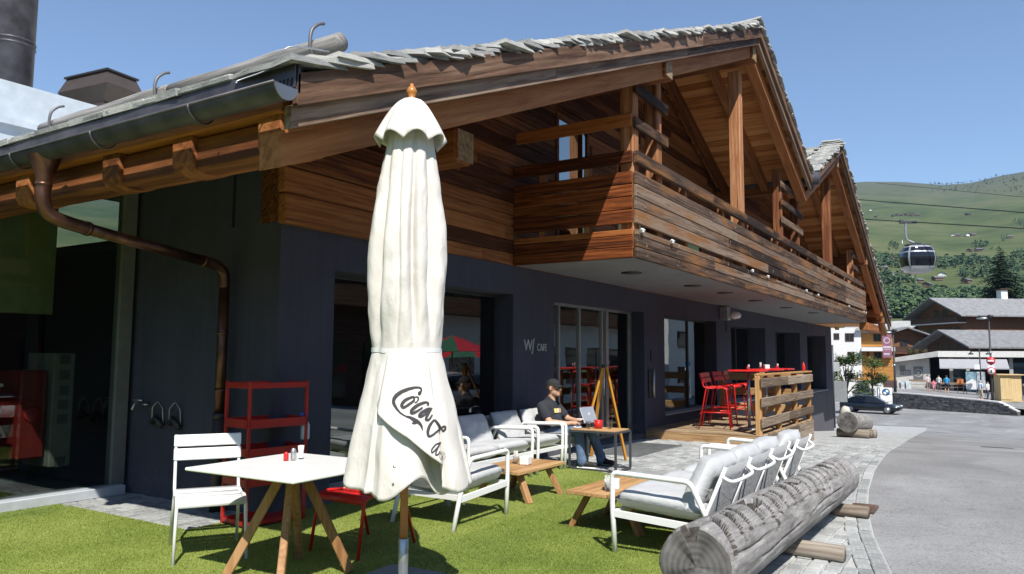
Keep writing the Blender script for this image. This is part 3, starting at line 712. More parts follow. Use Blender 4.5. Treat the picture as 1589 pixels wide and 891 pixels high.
while x < XB1:
    m = MB(); m.b2(x-.05, x+.05, YF+.003, YF+.1, ZB+.14, 4.1); part(m, 'baluster', MT['postw'], balc); x += 1.93
for y in (4.5, 5.2): m = MB(); m.b2(XB0+.003, XB0+.09, y, y+.09, ZB+.14, 4.1); part(m, 'baluster', MT['postw'], balc)
def post(x, z1, y=YF, wdt=.19): m = MB(); m.b2(x-wdt/2, x+wdt/2, y+.003, y+wdt, 2.9, z1, .012); part(m, 'post', MT['postw'], balc)
post(9.21, zr(9.21)-.57); post(10.06, zr(10.06)-.57); post(14.35, zr(14.35)-.66, YF, .22); post(17.55, zr(17.55)-.57); post(19.3, zr(19.3)-.57); post(23.8, zr(23.8)-.66, YF, .24); post(27.9, zr(27.9)-.57); post(29.7, zr(29.7)-.57)
for x0, x1, zs in ((9.1, 10.3, (4.5, 4.98)), (17.4, 19.6, (4.5, 4.9, 5.3)), (27.7, 30.0, (4.5, 4.9))):
    for z in zs: m = MB(); m.b2(x0, x1, YF-.045, YF, z, z+.15, .008); part(m, 'screen_board', MT['grey'], balc)
for z in (4.52, ): m = MB(); m.b2(9.06, 9.1, YF+.002, YB-.05, z, z+.17, .008); part(m, 'screen_board', MT['cladY'], balc)
for px, py in ((980, 424), (1075, 444), (1125, 455), (1172, 467), (1220, 478), (1262, 486)):
    p = onZ(px, py, ZB); m = MB(); m.lathe([(.16, ZB-.004), (.15, ZB+.02)], 20, (p.x, p.y, 0)); part(m, 'downlight', plain('dark_lamp_bezel', (.03, .03, .03), .5), balc)
for x in (9.2, 10.3, 14.6, 15.8, 19.6, 21.1, 26.2, 29.5, 30.1):
    m = MB(); m.b2(x-.025, x+.025, YF-.1, YF-.05, 3.11, 3.15, .006); m.tube([(x-.04, YF-.085, 3.15), (x+.06, YF-.085, 3.15)], .016, 8); part(m, 'rail_clamp', MT['white'], balc)
b = MB(); b.b2(30.3, 34.6, 3.75, 4.05, 2.5, 2.78, .02); part(b, 'end_beam', MT['beam'])
b = MB(); b.b2(30.45, 34.2, 4.0, YB, 2.78, 2.86); part(b, 'end_soffit', MT['soffit'])
for p in ((32.0, 3.6, 3.75), (32.8, 3.55, 3.25)): m = MB(); m.b2(p[0]-.18, p[0]+.18, p[1], YB, p[2]-.16, p[2]+.16, .03); part(m, 'beam_end', MT['beamY'])
# lettering and fittings on the navy wall
def text(body, size, mat, parent, place, name='lettering', ext=.006, sx=1):
    cu = bpy.data.curves.new('t', 'FONT'); cu.body = body; cu.size = size; cu.extrude = ext; cu.resolution_u = 3
    o = bpy.data.objects.new('t', cu); COL.objects.link(o); dg = bpy.context.evaluated_depsgraph_get(); me = bpy.data.meshes.new_from_object(o.evaluated_get(dg)); bpy.data.objects.remove(o)
    org = Vector(parent['_w']) if parent is not None and parent.get('_w') is not None else Vector((0, 0, 0))
    for v in me.vertices: v.co = place(v.co.x*sx, v.co.y, v.co.z)-org
    me.materials.clear(); me.materials.append(mat); me.name = name
    return link(name, me, parent)
LT = plain('brushed_letter', (.45, .45, .45), .5)
signw = thing('cafe_sign', 'small silver W/ CAFE lettering on the navy wall left of the glass door', 'sign', (9.4, YB, 1.5), world=True)
text('W', .23, LT, signw, lambda x, y, z: Vector((9.38+x, YB-.008-z, 1.58+y)))
text('/', .33, LT, signw, lambda x, y, z: Vector((9.6+x*1.1, YB-.008-z, 1.53+y)), sx=.8)
text('CAFE', .155, LT, signw, lambda x, y, z: Vector((9.76+x*.8, YB-.008-z, 1.575+y)))
ic = thing('door_entry_panel', 'slim steel door entry panel on the navy pier right of the glass door', 'intercom', (14.15, YB, .8), world=True)
b = MB(); b.b2(14.06, 14.2, YB-.035, YB, .7, 1.24, .008); b.build('panel', MT['blackrub'], ic)
b = MB(); b.tube([(14.24, YB-.05, .7), (14.24, YB-.05, 1.24)], .03, 10); b.build('grab_bar', MT['alu'], ic)
b = MB(); b.b2(14.2, 14.3, YB-.03, YB, 1.42, 1.62, .01); b.build('card_reader', MT['blackrub'], ic)
cm = thing('wall_lamp', 'white round lamp on a bracket under the balcony soffit', 'lamp', (19.1, YB, 2.5), world=True)
b = MB(); b.b2(18.8, 19.05, YB-.2, YB, 2.42, 2.74, .01); b.build('bracket', MT['steelgrey'], cm)
b = MB(); b.lathe([(.0, 0), (.14, .03), (.17, .1), (.12, .18), (.0, .2)], 14, (19.2, YB-.25, 2.45)); b.build('lamp_shade', MT['white'], cm)
b = MB(); b.tube(smooth_path([(18.9, YB-.1, 2.42), (18.85, YB-.12, 2.2), (19.0, YB-.1, 2.12), (19.05, YB-.1, 2.4)], 4), .008, 6); b.build('cable', MT['blackrub'], cm)
# ------------------------------------------------------------------ glazed link building at the left
lk = thing('glazed_link', 'glass-fronted annexe with pale parapet beside the chalet', 'building', (1, YG, 0), world=True)
b = MB(); b.b2(-6, 4.9, YG+.1, 9.0, 3.45, 3.6); b.b2(-6, 5.6, 9.0, 9.25, 3.4, 4.47); b.b2(-6, 5.6, 9.25, 16, 3.9, 4.3)
b.b2(-6, 5.6, 8.94, 9.0, 3.98, 4.05); b.build('parapet', MT['bluegrey'], lk)
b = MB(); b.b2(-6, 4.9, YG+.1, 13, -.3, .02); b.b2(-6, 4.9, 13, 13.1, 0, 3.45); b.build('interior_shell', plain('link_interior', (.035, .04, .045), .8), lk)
b = MB(); b.b2(-6, 4.83, YG-.14, YG+.06, .0, .1, .008); b.build('sill', plain('pale_metal_sill', (.55, .58, .62), .45, .2), lk)
b = MB(); b.b2(4.72, 4.86, YG-.05, YG+.08, .1, 3.45); b.build('frame', plain('grey_frame', (.2, .2, .19), .55, .2), lk)
b = MB(); b.b2(-6, 4.72, YG, YG+.012, .1, 3.45); b.build('pane', glass('link_glass', (.75, .8, .78), .07, 0, .05), lk)
b = MB(); b.b2(1, 4.46, 8.9, 9.0, 1.93, 3.45); b.b2(2.2, 3.9, 9.4, 9.5, 1.2, 1.93); b.build('olive_panel', plain('olive_paint', (.36, .37, .16), .8), lk)
vm = thing('drinks_machine', 'red drinks machine with white label panel standing behind the left glass wall', 'machine', (4.1, 8.65, .02), world=True)
b = MB(); b.b2(3.99, 4.26, 8.5, 9.1, .4, 1.32, .02); b.build('cabinet', plain('dull_red_panel', (.2, .015, .012), .5), vm)
b = MB(); b.b2(4.28, 4.5, 8.44, 9.0, .3, 1.5, .01); b.build('label_panel', plain('cream_panel', (.2, .2, .16), .6), vm)
for i, z in enumerate((1.38, 1.22, 1.05, .9, .75, .3)): b = MB(); b.b2(4.34, 4.44, 8.425, 8.44, z, z+.1); b.build('label', plain('label_print', (.08, .08, .07), .6), vm)
b = MB(); b.lathe([(.0, 0), (.09, .0), (.07, .012), (0, .014)], 16); b.v = [(4.12+x, 8.5-z, .86+y) for x, y, z in b.v]; b.build('emblem', MT['reddark'], vm)
sh = thing('magazine_shelf', 'dark shelf of magazines behind the left glass wall', 'shelf', (3.6, 8.5, 0), world=True)
b = MB()
for z in (.35, .62, .9, 1.16): b.b2(3.1, 3.78, 8.4, 8.8, z, z+.03)
b.b2(3.1, 3.13, 8.4, 8.8, .02, 1.4); b.build('rack', plain('shelf_steel', (.25, .28, .3), .4, .5), sh)
for z in (.38, .65, .93, 1.19):
    for x in (3.3, 3.46, 3.62): b = MB(); b.box((x, 8.5, z+.07), (.13, .03, .15), Matrix.Rotation(.3, 3, 'X')); b.build('magazine', plain('magazine_cover', (.6, .62, .6) if x < 3.6 else (.3, .1, .06), .5), sh)
# roof vents
fl = thing('flue_pipe', 'tall dark steel flue rising behind the left eave', 'chimney', (5.22, 12, 3.9), world=True)
b = MB(); b.lathe([(.29, 3.9), (.29, 12)], 24, (5.22, 12, 0)); b.build('pipe', MT['copperdark'], fl)
for z in (4.95, 5.02, 5.95, 6.02, 6.9): b = MB(); b.lathe([(.295, z), (.305, z+.02), (.295, z+.04)], 24, (5.22, 12, 0)); b.build('seam_ring', MT['copperdark'], fl)
cw = thing('vent_cowl', 'brown metal ventilation cowl behind the stone roof edge', 'vent', (6, 11.2, 4.3), world=True)
def frust(name, z0, a0, z1, a1, mat):
    c = Vector((6.2, 11.35, 0)); vs = [c+rotz(.12) @ Vector((sx*a[0], sy*a[1], 0))+Vector((0, 0, z)) for z, a in ((z0, a0), (z1, a1)) for sx, sy in ((-1, -1), (1, -1), (1, 1), (-1, 1))]
    m = MB(); m.add(vs, [(3, 2, 1, 0), (4, 5, 6, 7)]+[(i, (i+1) % 4, 4+(i+1) % 4, 4+i) for i in range(4)], False); m.build(name, mat, cw)
BRN = plain('brown_sheet_metal', (.09, .07, .06), .5, .3)
frust('stack', 4.3, (.2, .34), 5.2, (.2, .34), BRN); frust('skirt', 5.14, (.22, .37), 5.2, (.22, .37), BRN); frust('lower_hood', 5.2, (.19, .33), 5.44, (.31, .56), BRN); frust('upper_hood', 5.442, (.31, .56), 5.66, (.24, .46), BRN); frust('lid', 5.662, (.27, .49), 5.69, (.27, .49), plain('dark_lid', (.05, .045, .045), .5, .4))
# tap and towel hooks on the side wall
tp = thing('wall_tap', 'chrome garden tap on the navy wall beside the glass', 'tap', (XA, 7.85, .9), world=True)
b = MB(); b.tube([(XA, 7.8, .97), (XA-.1, 7.8, .97), (XA-.13, 7.8, .9)], .014, 8); b.tube([(XA-.07, 7.72, 1.0), (XA-.07, 7.88, 1.0)], .01, 8); b.lathe([(.04, 0), (.04, .015)], 12, (XA-.03, 7.7, .95)); b.build('spout', MT['steelgrey'], tp)
hk = thing('towel_hooks', 'two wire hooks holding a dark rolled cloth on the navy wall', 'hooks', (XA, 7.35, .7), world=True)
for y in (7.2, 7.5):
    b = MB(); b.tube(corner_path([(XA-.02, y+.1, .74), (XA-.03, y+.09, .93), (XA-.03, y, 1.0), (XA-.03, y-.09, .93), (XA-.02, y-.1, .74)], .02), .006, 6); b.build('wire', MT['steelgrey'], hk)
    b = MB(); b.tube([(XA-.03, y+.09, .77), (XA-.05, y, .83), (XA-.03, y-.1, .74)], .03, 8); b.build('cloth', MT['blackrub'], hk)
# ------------------------------------------------------------------ furniture
def cushion(w_, d_, t_, seed=0, n=14, pw=.3, wr=.012):
    """pillow lying in XY, centred, pinched at the rim"""
    b = MB(); vs = []; fs = []
    for s in (1, -1):
        for i in range(n+1):
            for j in range(n+1):
                u, v = -1+2*i/n, -1+2*j/n
                prof = max(0, (1-abs(u)**5)*(1-abs(v)**5))**pw
                z = s*t_/2*prof*(1+.12*noise.noise((u*1.7+seed, v*1.7, seed*.7+s)))
                z += wr*prof*noise.noise((u*4+seed*3, v*4, 2*s))
                k = .985+.02*noise.noise((u*3, v*3, seed+5))
                vs.append((u*w_/2*k, v*d_/2*k, z))
    N = (n+1)**2
    for s in range(2):
        for i in range(n):
            for j in range(n):
                a = s*N+i*(n+1)+j; q = (a, a+n+1, a+n+2, a+1); fs.append(q if s == 0 else q[::-1])
    rim = [i*(n+1) for i in range(n+1)]+[n*(n+1)+j for j in range(1, n+1)]+[i*(n+1)+n for i in range(n-1, -1, -1)]+[j for j in range(n-1, 0, -1)]
    m = len(rim)
    for k in range(m): a, c = rim[k], rim[(k+1) % m]; fs.append((a, c, c+N, a+N))
    b.add(vs, fs, True); return b
def xf(b, M4, o=0):
    b.v = b.v[:o]+[tuple(M4 @ Vector(p)) for p in b.v[o:]]; return b
def T(x, y, z, rx=0, ry=0, rz=0): return Matrix.Translation((x, y, z)) @ Matrix.Rotation(rz, 4, 'Z') @ Matrix.Rotation(ry, 4, 'Y') @ Matrix.Rotation(rx, 4, 'X')
def lounge(label, loc, rz, seat_w=.66, seats=1, pillows=None, group='white lounge seats on the turf', name='lounge_chair', cat='armchair', handles=True, bare_back=False):
    """faces -Y; front legs at y=0, back at y=.78; left side at x=0"""
    W = seat_w*seats; t = thing(name, label, cat, loc, rz, group)
    for x in (0, W):
        b = MB(); b.tube(corner_path([(x, .02, 0), (x, .0, .34), (x, .0, .605), (x, .62, .585), (x, .76, .3), (x, .86, .0)], .05, 5), .021, 8)
        b.build('arm_frame', MT['white'], t)
    b = MB()
    for y, z in ((.02, .3), (.72, .26)): b.beam((0, y, z), (W, y, z), .032, .045)
    for x in (0, W): b.beam((x, .0, .3), (x, .78, .255), .03, .05)
    b.build('seat_frame', MT['white'], t)
    for k in range(seats+1):
        b = MB(); x = k*seat_w+(.03 if k == 0 else -.03 if k == seats else 0); b.tube([(x, .66, .2), (x, .7, .3), (x, .875, .71)], .014, 8); b.build('back_post', MT['white'], t)
    for k in range(seats):
        x0 = k*seat_w+.03; x1 = (k+1)*seat_w-.03
        b = MB(); n = 6; vs = []; fs = []
        for i in range(n+1):
            for j in range(n+1):
                u, v = i/n, j/n; bulge = .02*(1-(2*u-1)**2)
                vs.append((x0+(x1-x0)*u,   .69+.18*v+bulge, .25+.45*v))
        for i in range(n):
            for j in range(n): a = i*(n+1)+j; fs.append((a, a+1, a+n+2, a+n+1))
        b.add(vs, fs, True); o = b.build('back_sling', MT['sling'], t, flip=False); so_ = o.modifiers.new('s', 'SOLIDIFY'); so_.thickness = .012
        if handles:
            b = MB(); b.tube(smooth_path([(x0, .85, .64), (x0+.05, .905, .605), ((x0+x1)/2, .92, .6), (x1-.05, .905, .605), (x1, .85, .64)], 5), .014, 8); b.build('back_rail', MT['white'], t)
        b = cushion(seat_w-.035, .72, .15, k+len(label) % 7, 14, .22, .008); xf(b, T((x0+x1)/2, .355, .385, radians(-4))); b.build('seat_cushion', MT['cushion'], t)
        if pillows is None or k in pillows:
            b = cushion(seat_w-.06, .44, .17, k*3+len(label) % 5+1, 16, .34, .02); xf(b, T((x0+x1)/2, .655, .56, radians(64), 0, 0)); b.build('back_cushion', MT['cushion'], t)
    return t
SEATS = 'white lounge seats with grey cushions'
lounge('white armchair with grey cushions half behind the closed parasol', (6.21, 3.95, 0), radians(90), .68, group=SEATS)
lounge('white two-seat sofa under the window behind the closed parasol', (6.85, 4.86, 0), 0, .68, 2, name='lounge_sofa', cat='sofa', group=SEATS)
lounge('empty white armchair with a plump pillow left of the seated man', (8.37, 4.87, 0), 0, .64, group=SEATS)
lounge('white armchair in which the man with the laptop sits', (9.07, 4.85, 0), 0, .66, pillows=[0], group=SEATS)
lounge('long white sofa with grey cushions seen from behind, beside the carved log', (7.62, 2.53, 0), pi, .71, 3, name='lounge_sofa', cat='sofa', group=SEATS)
lounge('white armchair at the far end of the sofa by the carved log', (8.44, 2.5, 0), pi, .66, group=SEATS)

def slat_chair(label, loc, rz, mat, seat_h=.45, back=True, group=None, name='metal_chair', cat='chair', stool=False):
    """faces -Y, centred; curved slatted seat on tubular legs"""
    t = thing(name, label, cat, loc, rz, group); w_, d_ = (.235, .23) if not stool else (.22, .2)
    sp = .012 if not stool else .06; r = .0125
    for s in (-1, 1):
        b = MB(); b.tube(corner_path([(s*(w_+sp), -d_-.09, 0), (s*w_, -d_-.02, seat_h-.03), (s*w_, -d_+.06, seat_h-.005), (s*w_, 0, seat_h-.02)], .05, 5), r, 8); b.build('leg', mat, t)
        b = MB(); b.tube(corner_path([(s*(w_+sp), d_+.1, 0), (s*w_, d_-.04, seat_h-.02), (s*w_, 0, seat_h-.02)], .05, 5), r, 8); b.build('leg', mat, t)
    n = 5
    for k in range(4):                         # seat slats, front one rolls down
        y0 = -d_-.005+k*(2*d_/4); y1 = y0+2*d_/4-.006; b = MB()
        dz = [-.008, -.018, -.02, -.008][k]
        pts = [(y0, seat_h+dz-.0), (y1, seat_h+[-.018, -.022, -.012, .004][k])]
        if k == 0: pts = [(y0-.03, seat_h-.06), (y0-.02, seat_h-.025), (y0+.012, seat_h-.006), (y1, seat_h-.018)]
        vs = []; fs = []
        for y, z in pts:
            for x in (-w_-.01, w_+.01): vs.append((x, y, z))
        for i in range(len(pts)-1): fs.append((2*i, 2*i+1, 2*i+3, 2*i+2))
        b.add(vs, fs, True); o = b.build('seat_slat', mat, t, flip=False); q = o.modifiers.new('s', 'SOLIDIFY'); q.thickness = .008
    if back:
        hb = .41 if not stool else .27
        for s in (-1, 1):
            b = MB(); b.tube(smooth_path([(s*w_, d_-.1, seat_h-.02), (s*w_, d_-.01, seat_h+.0), (s*w_, d_+.02, seat_h+.06), (s*w_, d_+.085, seat_h+hb)], 5), r, 8); b.build('back_post', mat, t)
        for k in range(2):
            zc = seat_h+hb-.045-k*.105; yc = d_+.02+.065*(zc-seat_h-.06)/(hb-.06)-.012
            b = MB(); b.box((0, yc, zc), (2*w_+.03, .016, .092), Matrix.Rotation(radians(-10), 3, 'X'), .006); b.build('back_slat', mat, t, bevel=0)
    if stool:
        f = seat_h*.36; b = MB()
        for y0, y1 in ((-d_-.065, -d_-.065), (d_+.07, d_+.07)): b.tube([(-w_-.04, y0, f), (w_+.04, y1, f)], .011, 8)
        for s in (-1, 1): b.tube([(s*(w_+.04), -d_-.065, f+.03), (s*(w_+.04), d_+.07, f+.03)], .011, 8)
        b.build('footrest', mat, t)
    return t
slat_chair('white slatted metal chair behind the white table', (3.78, 5.1, 0), radians(-32), MT['white'])
slat_chair('red slatted metal chair tucked behind the closed parasol', (4.54, 4.22, 0), radians(-90), MT['red'])

def dining_table():
    t = thing('dining_table', 'white square table on four splayed oak legs', 'table', (3.72, 4.12, 0), radians(1.5))
    b = MB(); b.box((0, 0, .73), (.97, 1.02, .022), None, .006); b.build('table_top', MT['tablewhite'], t)
    b = MB(); b.box((0, 0, .7), (.3, .3, .036), None, .004); b.build('plate', MT['steelframe'], t)
    for a, L in ((128, .42), (38, .4), (218, .43), (308, .4)):
        d = Vector((cos(radians(a)), sin(radians(a)), 0)); b = MB(); b.beam(d*.07+Vector((0, 0, .685)), d*L+Vector((0, 0, .012)), .062, .05, .006, up=d.cross(Vector((0, 0, 1)))); b.build('leg', MT['teakZ'], t)
dining_table()
def coffee(label, loc, L, W, H, rz=0):
    t = thing('coffee_table', label, 'coffee table', loc, rz, 'low teak coffee tables'); n = 6
    for k in range(n): b = MB(); y = -W/2+W*(k+.5)/n; b.box((0, y, H-.0175), (L, W/n-.007, .035), None, .004); b.build('slat', MT['teak'], t)
    b = MB(); b.box((-L*.3, 0, H-.047), (.06, W*.9, .022)); b.box((L*.3, 0, H-.047), (.06, W*.9, .022)); b.build('batten', MT['teakZ'], t)
    for sx in (-1, 1):
        for sy in (-1, 1): b = MB(); b.beam((sx*L*.3, sy*W*.3, H-.05), (sx*L*.34, sy*W*.56, .0), .07, .05, .004); b.build('leg', MT['teakZ'], t)
coffee('low teak table in front of the empty white armchair', (7.1, 4.36, 0), .98, .58, .335)
coffee('low teak table in front of the long sofa by the log', (6.42, 2.86, 0), .98, .6, .345, radians(-3))
st = thing('side_table', 'small side table with charcoal steel frame and wooden top by the seated man', 'side table', (9.38, 4.5, 0))
b = MB(); hw, hd, H = .235, .335, .52
for z in (.012, H-.012):
    for s in (-1, 1): b.beam((-hw, s*hd, z), (hw, s*hd, z), .025, .025)
    for s in (-1, 1): b.beam((s*hw, -hd, z), (s*hw, hd, z), .025, .025)
b.build('frame_rail', MT['steelframe'], st)
for sx in (-1, 1):
    for sy in (-1, 1): b = MB(); b.beam((sx*hw, sy*hd, .025), (sx*hw, sy*hd, H-.025), .027, .027); b.build('leg', MT['steelframe'], st)
b = MB(); b.box((0, 0, H+.004), (2*hw-.02, 2*hd-.02, .02), None, .003); b.build('table_top', MT['teak'], st)

# red rack with shelves
rk = thing('service_rack', 'tall open red metal service rack with shelves against the navy wall', 'rack', (4.74, 5.62, 0), radians(-8))
for sx in (-1, 1):
    for sy in (-1, 1): b = MB(); b.box((sx*.29, sy*.19, .63), (.028, .028, 1.26), None, .004); b.build('post', MT['reddark'], rk)
for z, lip in ((.03, .03), (.36, .06), (.62, .06), (.86, .07)):
    b = MB(); b.box((0, 0, z), (.6, .4, .012))
    for s in (-1, 1): b.box((0, s*.2, z+lip/2), (.6, .008, lip)); b.box((s*.3, 0, z+lip/2), (.008, .4, lip))
    b.build('shelf', MT['reddark'], rk)
b = MB()
for s in (-1, 1): b.box((0, s*.2, 1.225), (.6, .012, .05), None, .003); b.box((s*.3, 0, 1.225), (.012, .4, .05), None, .003)
b.build('top_frame', MT['reddark'], rk)
sp_ = thing('spray_bottle', 'white spray bottle with blue trigger hanging on the red rack', 'bottle', (5.02, 5.42, .72), .4)
b = MB(); b.lathe([(.0, 0), (.04, .0), (.042, .02), (.042, .13), (.016, .18), (.016, .2)], 14); b.build('bottle', plain('frosted_plastic', (.6, .68, .75), .35), sp_)
b = MB(); b.box((0, 0, .225), (.035, .03, .05), None, .006); b.box((-.05, 0, .235), (.09, .022, .025), None, .004); b.tube([(-.06, 0, .22), (-.045, 0, .18), (-.035, 0, .15)], .007, 6); b.build('trigger', plain('blue_plastic', (.02, .09, .5), .4), sp_)

# small things on the tables
def cruet(label, loc, rz=0, kind=0, group='table sets'):
    t = thing('condiment_set', label, 'condiment set', loc, rz, group); wht = MT['white']
    if kind == 0:
        for x, y, h, m in ((0, 0, .085, 'steelgrey'), (.045, .02, .07, 'clearglass'), (-.03, .04, .06, 'red')):
            b = MB(); b.lathe([(.0, 0), (.018, 0), (.018, h*.75), (.013, h), (0, h+.004)], 12, (x, y, 0)); b.build('shaker', MT[m], t)
        for k in range(4): b = MB(); b.box((.06+.006*k, -.02, .055), (.004, .03, .09), Matrix.Rotation(.12*(k-1.5), 3, 'Y')); b.build('sachet', wht, t)
    else:
        b = MB(); b.box((0, 0, .045), (.13, .1, .09), None, .008); b.build('napkin_box', wht if kind == 1 else MT['red'], t)
        b = MB(); b.lathe([(.0, 0), (.028, 0), (.033, .08), (.03, .08), (.026, .006), (0, .006)], 14, (.02, .12, 0), False); b.build('tumbler', MT['clearglass'], t)
        for k in range(5): b = MB(); b.box((.02+.008*(k-2), .12+.004*(k % 2), .085), (.005, .03, .1), Matrix.Rotation(.1*(k-2), 3, 'Y')); b.build('sachet', wht, t)
    return t
cruet('pepper and salt shakers on the white square table', (3.86, 4.28, .742), .3, 0)
cruet('white napkin box and sugar glass on the teak table near the empty armchair', (7.12, 4.3, .336), .2, 1)
cruet('sugar glass and napkin box on the teak table near the log', (6.2, 2.86, .346), 1.9, 1)
gl = thing('tumbler', 'clear drinking glass on the side table left of the red cup', 'glass', (9.28, 4.62, .535)); b = MB(); b.lathe([(0, 0), (.03, 0), (.034, .1), (.031, .1), (.027, .008), (0, .008)], 14, cap=False); b.build('bowl', MT['clearglass'], gl)
gl = thing('tumbler', 'clear drinking glass on the side table right of the red cup', 'glass', (9.44, 4.38, .535)); b = MB(); b.lathe([(0, 0), (.03, 0), (.034, .12), (.031, .12), (.027, .008), (0, .008)], 14, cap=False); b.build('bowl', MT['clearglass'], gl)
rc = thing('red_cup', 'red napkin pot on the side table beside the laptop', 'pot', (9.37, 4.52, .535)); b = MB(); b.lathe([(0, 0), (.055, 0), (.06, .11), (.055, .11), (.05, .01), (0, .01)], 16, cap=False); b.build('pot', MT['red'], rc)
b = MB(); b.lathe([(.06, .09), (.062, .112), (.056, .112)], 16, cap=False); b.build('rim', MT['red'], rc)
at = thing('ashtray', 'small white saucer on the near corner of the side table', 'saucer', (9.22, 4.76, .535)); b = MB(); b.lathe([(0, 0), (.04, 0), (.06, .02), (.055, .022), (.035, .008), (0, .008)], 16, cap=False); b.build('dish', MT['white'], at)

# yellow easel by the door
ez = thing('easel', 'yellow wooden A-shaped easel standing behind the side table', 'easel', (10.05, 4.75, 0)); YL = plain('yellow_lacquer', (.55, .25, .025), .5)
for a, c in (((.02, -.02, 1.36), (.3, -.2, 0)), ((0, .02, 1.36), (-.25, .3, 0)), ((.03, .04, 1.32), (.42, .42, 0))): b = MB(); b.beam(a, c, .05, .03, .004); b.build('leg', YL, ez)
b = MB(); b.box((.0, 0, 1.36), (.07, .07, .05), None, .004); b.build('hinge', MT['steelframe'], ez)

# ------------------------------------------------------------------ closed parasol
PXY = Vector((4.292, 3.604, 0))
PR = [(.5, .49), (.62, .475), (.8, .44), (1.0, .395), (1.2, .34), (1.4, .285), (1.53, .25), (1.62, .252), (1.8, .268), (2.05, .275), (2.3, .268), (2.6, .238), (2.9, .195), (3.1, .165), (3.3, .115), (3.38, .05)]
TC = atan2(-PXY.y, -PXY.x)                    # side turned to the camera
VAL = [(-2.7, .2, .3), (-1.7, .16, .3), (-.92, .13, .24), (-.3, .05, .16), (.2, .1, .36), (.78, .16, .26), (1.6, .14, .3), (2.3, .18, .3)]
def wrap(a): return (a+pi) % (2*pi)-pi
def par_r(th, z):
    r = interp(PR, z); k = max(0, min(1, (1.53-z)/.8)); up = max(0, min(1, (z-1.5)/.5))*max(.35, min(1, (3.4-z)/.9))
    a = wrap(th-TC); pinch = math.exp(-((z-1.53)/.06)**2); pl = 0
    for a0, w_, dp_ in VAL:                    # valleys between the folded panels
        c = a0+.1*sin(1.7*z+a0*3)*up
        pl -= dp_*math.exp(-(wrap(a-c)/w_)**2)*(.95*up+.12*pinch)
    pl += up*(.07*sin(2*a+1.4+.8*z)+.03*sin(5*a-2*z))
    drape = k*(.1*sin(2*a+2.0+.9*z)+.085*sin(5*a+2.0*z)+.04*sin(9*a-1.5*z+1))
    if -.62 < a < 1.35: drape -= .12*k
    if -2.4 < a < -.4: drape -= .2*k*sin(pi*(a+2.4)/2.0)**.6
    r *= 1+pl+drape+.05*up
    r += (.014*noise.noise((cos(a)*2.2, sin(a)*2.2, z*4))+.006*noise.noise((cos(a)*7, sin(a)*7, z*9)))*(1-pinch)
    return max(.03, r)
HEM = [(-.62, 1.16), (-.5, 1.1), (-.2, 1.02), (.05, .95), (.35, .83), (.56, .76), (.62, .6), (.8, .57), (1.05, .58), (1.3, .63)]
def pan_r(a, z):                               # the printed panel lying over the others
    k = max(0, min(1, (1.53-z)/.8)); r = interp(PR, z)*(1+.05*k)+.006+.03*k
    r -= k*(.085*math.exp(-((a-.6)/.05)**2)-.02*sin(3.2*a+1)-.012*sin(7*a+3*z))
    if a > .6: r -= .03*k
    r += .012*k*noise.noise((a*3, z*5, 2.2)); e = min(a+.62, 1.3-a)
    if e < .12: r -= .035*(1-e/.12)
    return r
PK = .876
par = thing('parasol', 'closed cream parasol with dark script lettering on a wooden pole', 'parasol', (PXY.x*PK, PXY.y*PK, EYE*(1-PK))); par.scale = (PK,)*3; GL = -EYE*(1-PK)/PK      # ground level in its own units
FAB = None
def mat_canvas():
    m, t, p = newmat('cream_canvas'); p.inputs['Subsurface Weight'].default_value = .12; p.inputs['Subsurface Radius'].default_value = (.02, .018, .015); mp = mapping(t, (1, 1, 1)); n = noi(t, mp.outputs[0], 3, 5); f = noi(t, mp.outputs[0], 500, 2)
    r = ramp(t, n.outputs[0], [(.3, (.64, .6, .55)), (.7, (.7, .665, .62))]); t.links.new(r.outputs[0], p.inputs['Base Color']); p.inputs['Roughness'].default_value = .9
    s = noi(t, mapping(t, (1, 1, .45)).outputs[0], 10, 5, .65, 2.2); bump(t, p, mth(t, 'ADD', mth(t, 'MULTIPLY', f.outputs[0], .08), s.outputs[0]), .4, .014); return m
FAB = mat_canvas()
def make_canopy():
    nz, nt_ = 120, 168; vs = []; fs = []
    for i in range(nz+1):
        for j in range(nt_):
            th = 2*pi*j/nt_; a = th-TC; z0 = .6+.055*sin(4*a+.6)+.035*sin(7*a)
            t_ = i/nz; z = z0+(3.36-z0)*t_
            r = par_r(th, z)
            vs.append((r*cos(th), r*sin(th), z))
    for i in range(nz):
        for j in range(nt_): fs.append((i*nt_+j, i*nt_+(j+1) % nt_, (i+1)*nt_+(j+1) % nt_, (i+1)*nt_+j))
    b = MB(); b.add(vs, fs, True); o = b.build('canopy', FAB, par, flip=False); q = o.modifiers.new('s', 'SOLIDIFY'); q.thickness = .004; q.offset = -1; return o
cano = make_canopy()
def printed_panel():
    n, m = 90, 40; vs = []; fs = []
    for i in range(m+1):
        for j in range(n+1):
            a = -.62+1.92*j/n; zb = interp(HEM, a); z = 1.535+(zb-1.535)*i/m; r = max(pan_r(a, z), par_r(TC+a, z)+.004); vs.append((r*cos(TC+a), r*sin(TC+a), z))
    for i in range(m):
        for j in range(n): a = i*(n+1)+j; fs.append((a, a+1, a+n+2, a+n+1))
    b = MB(); b.add(vs, fs, True); o = b.build('printed_panel', FAB, par, flip=False); q = o.modifiers.new('s', 'SOLIDIFY'); q.thickness = .004; q.offset = 0
printed_panel()
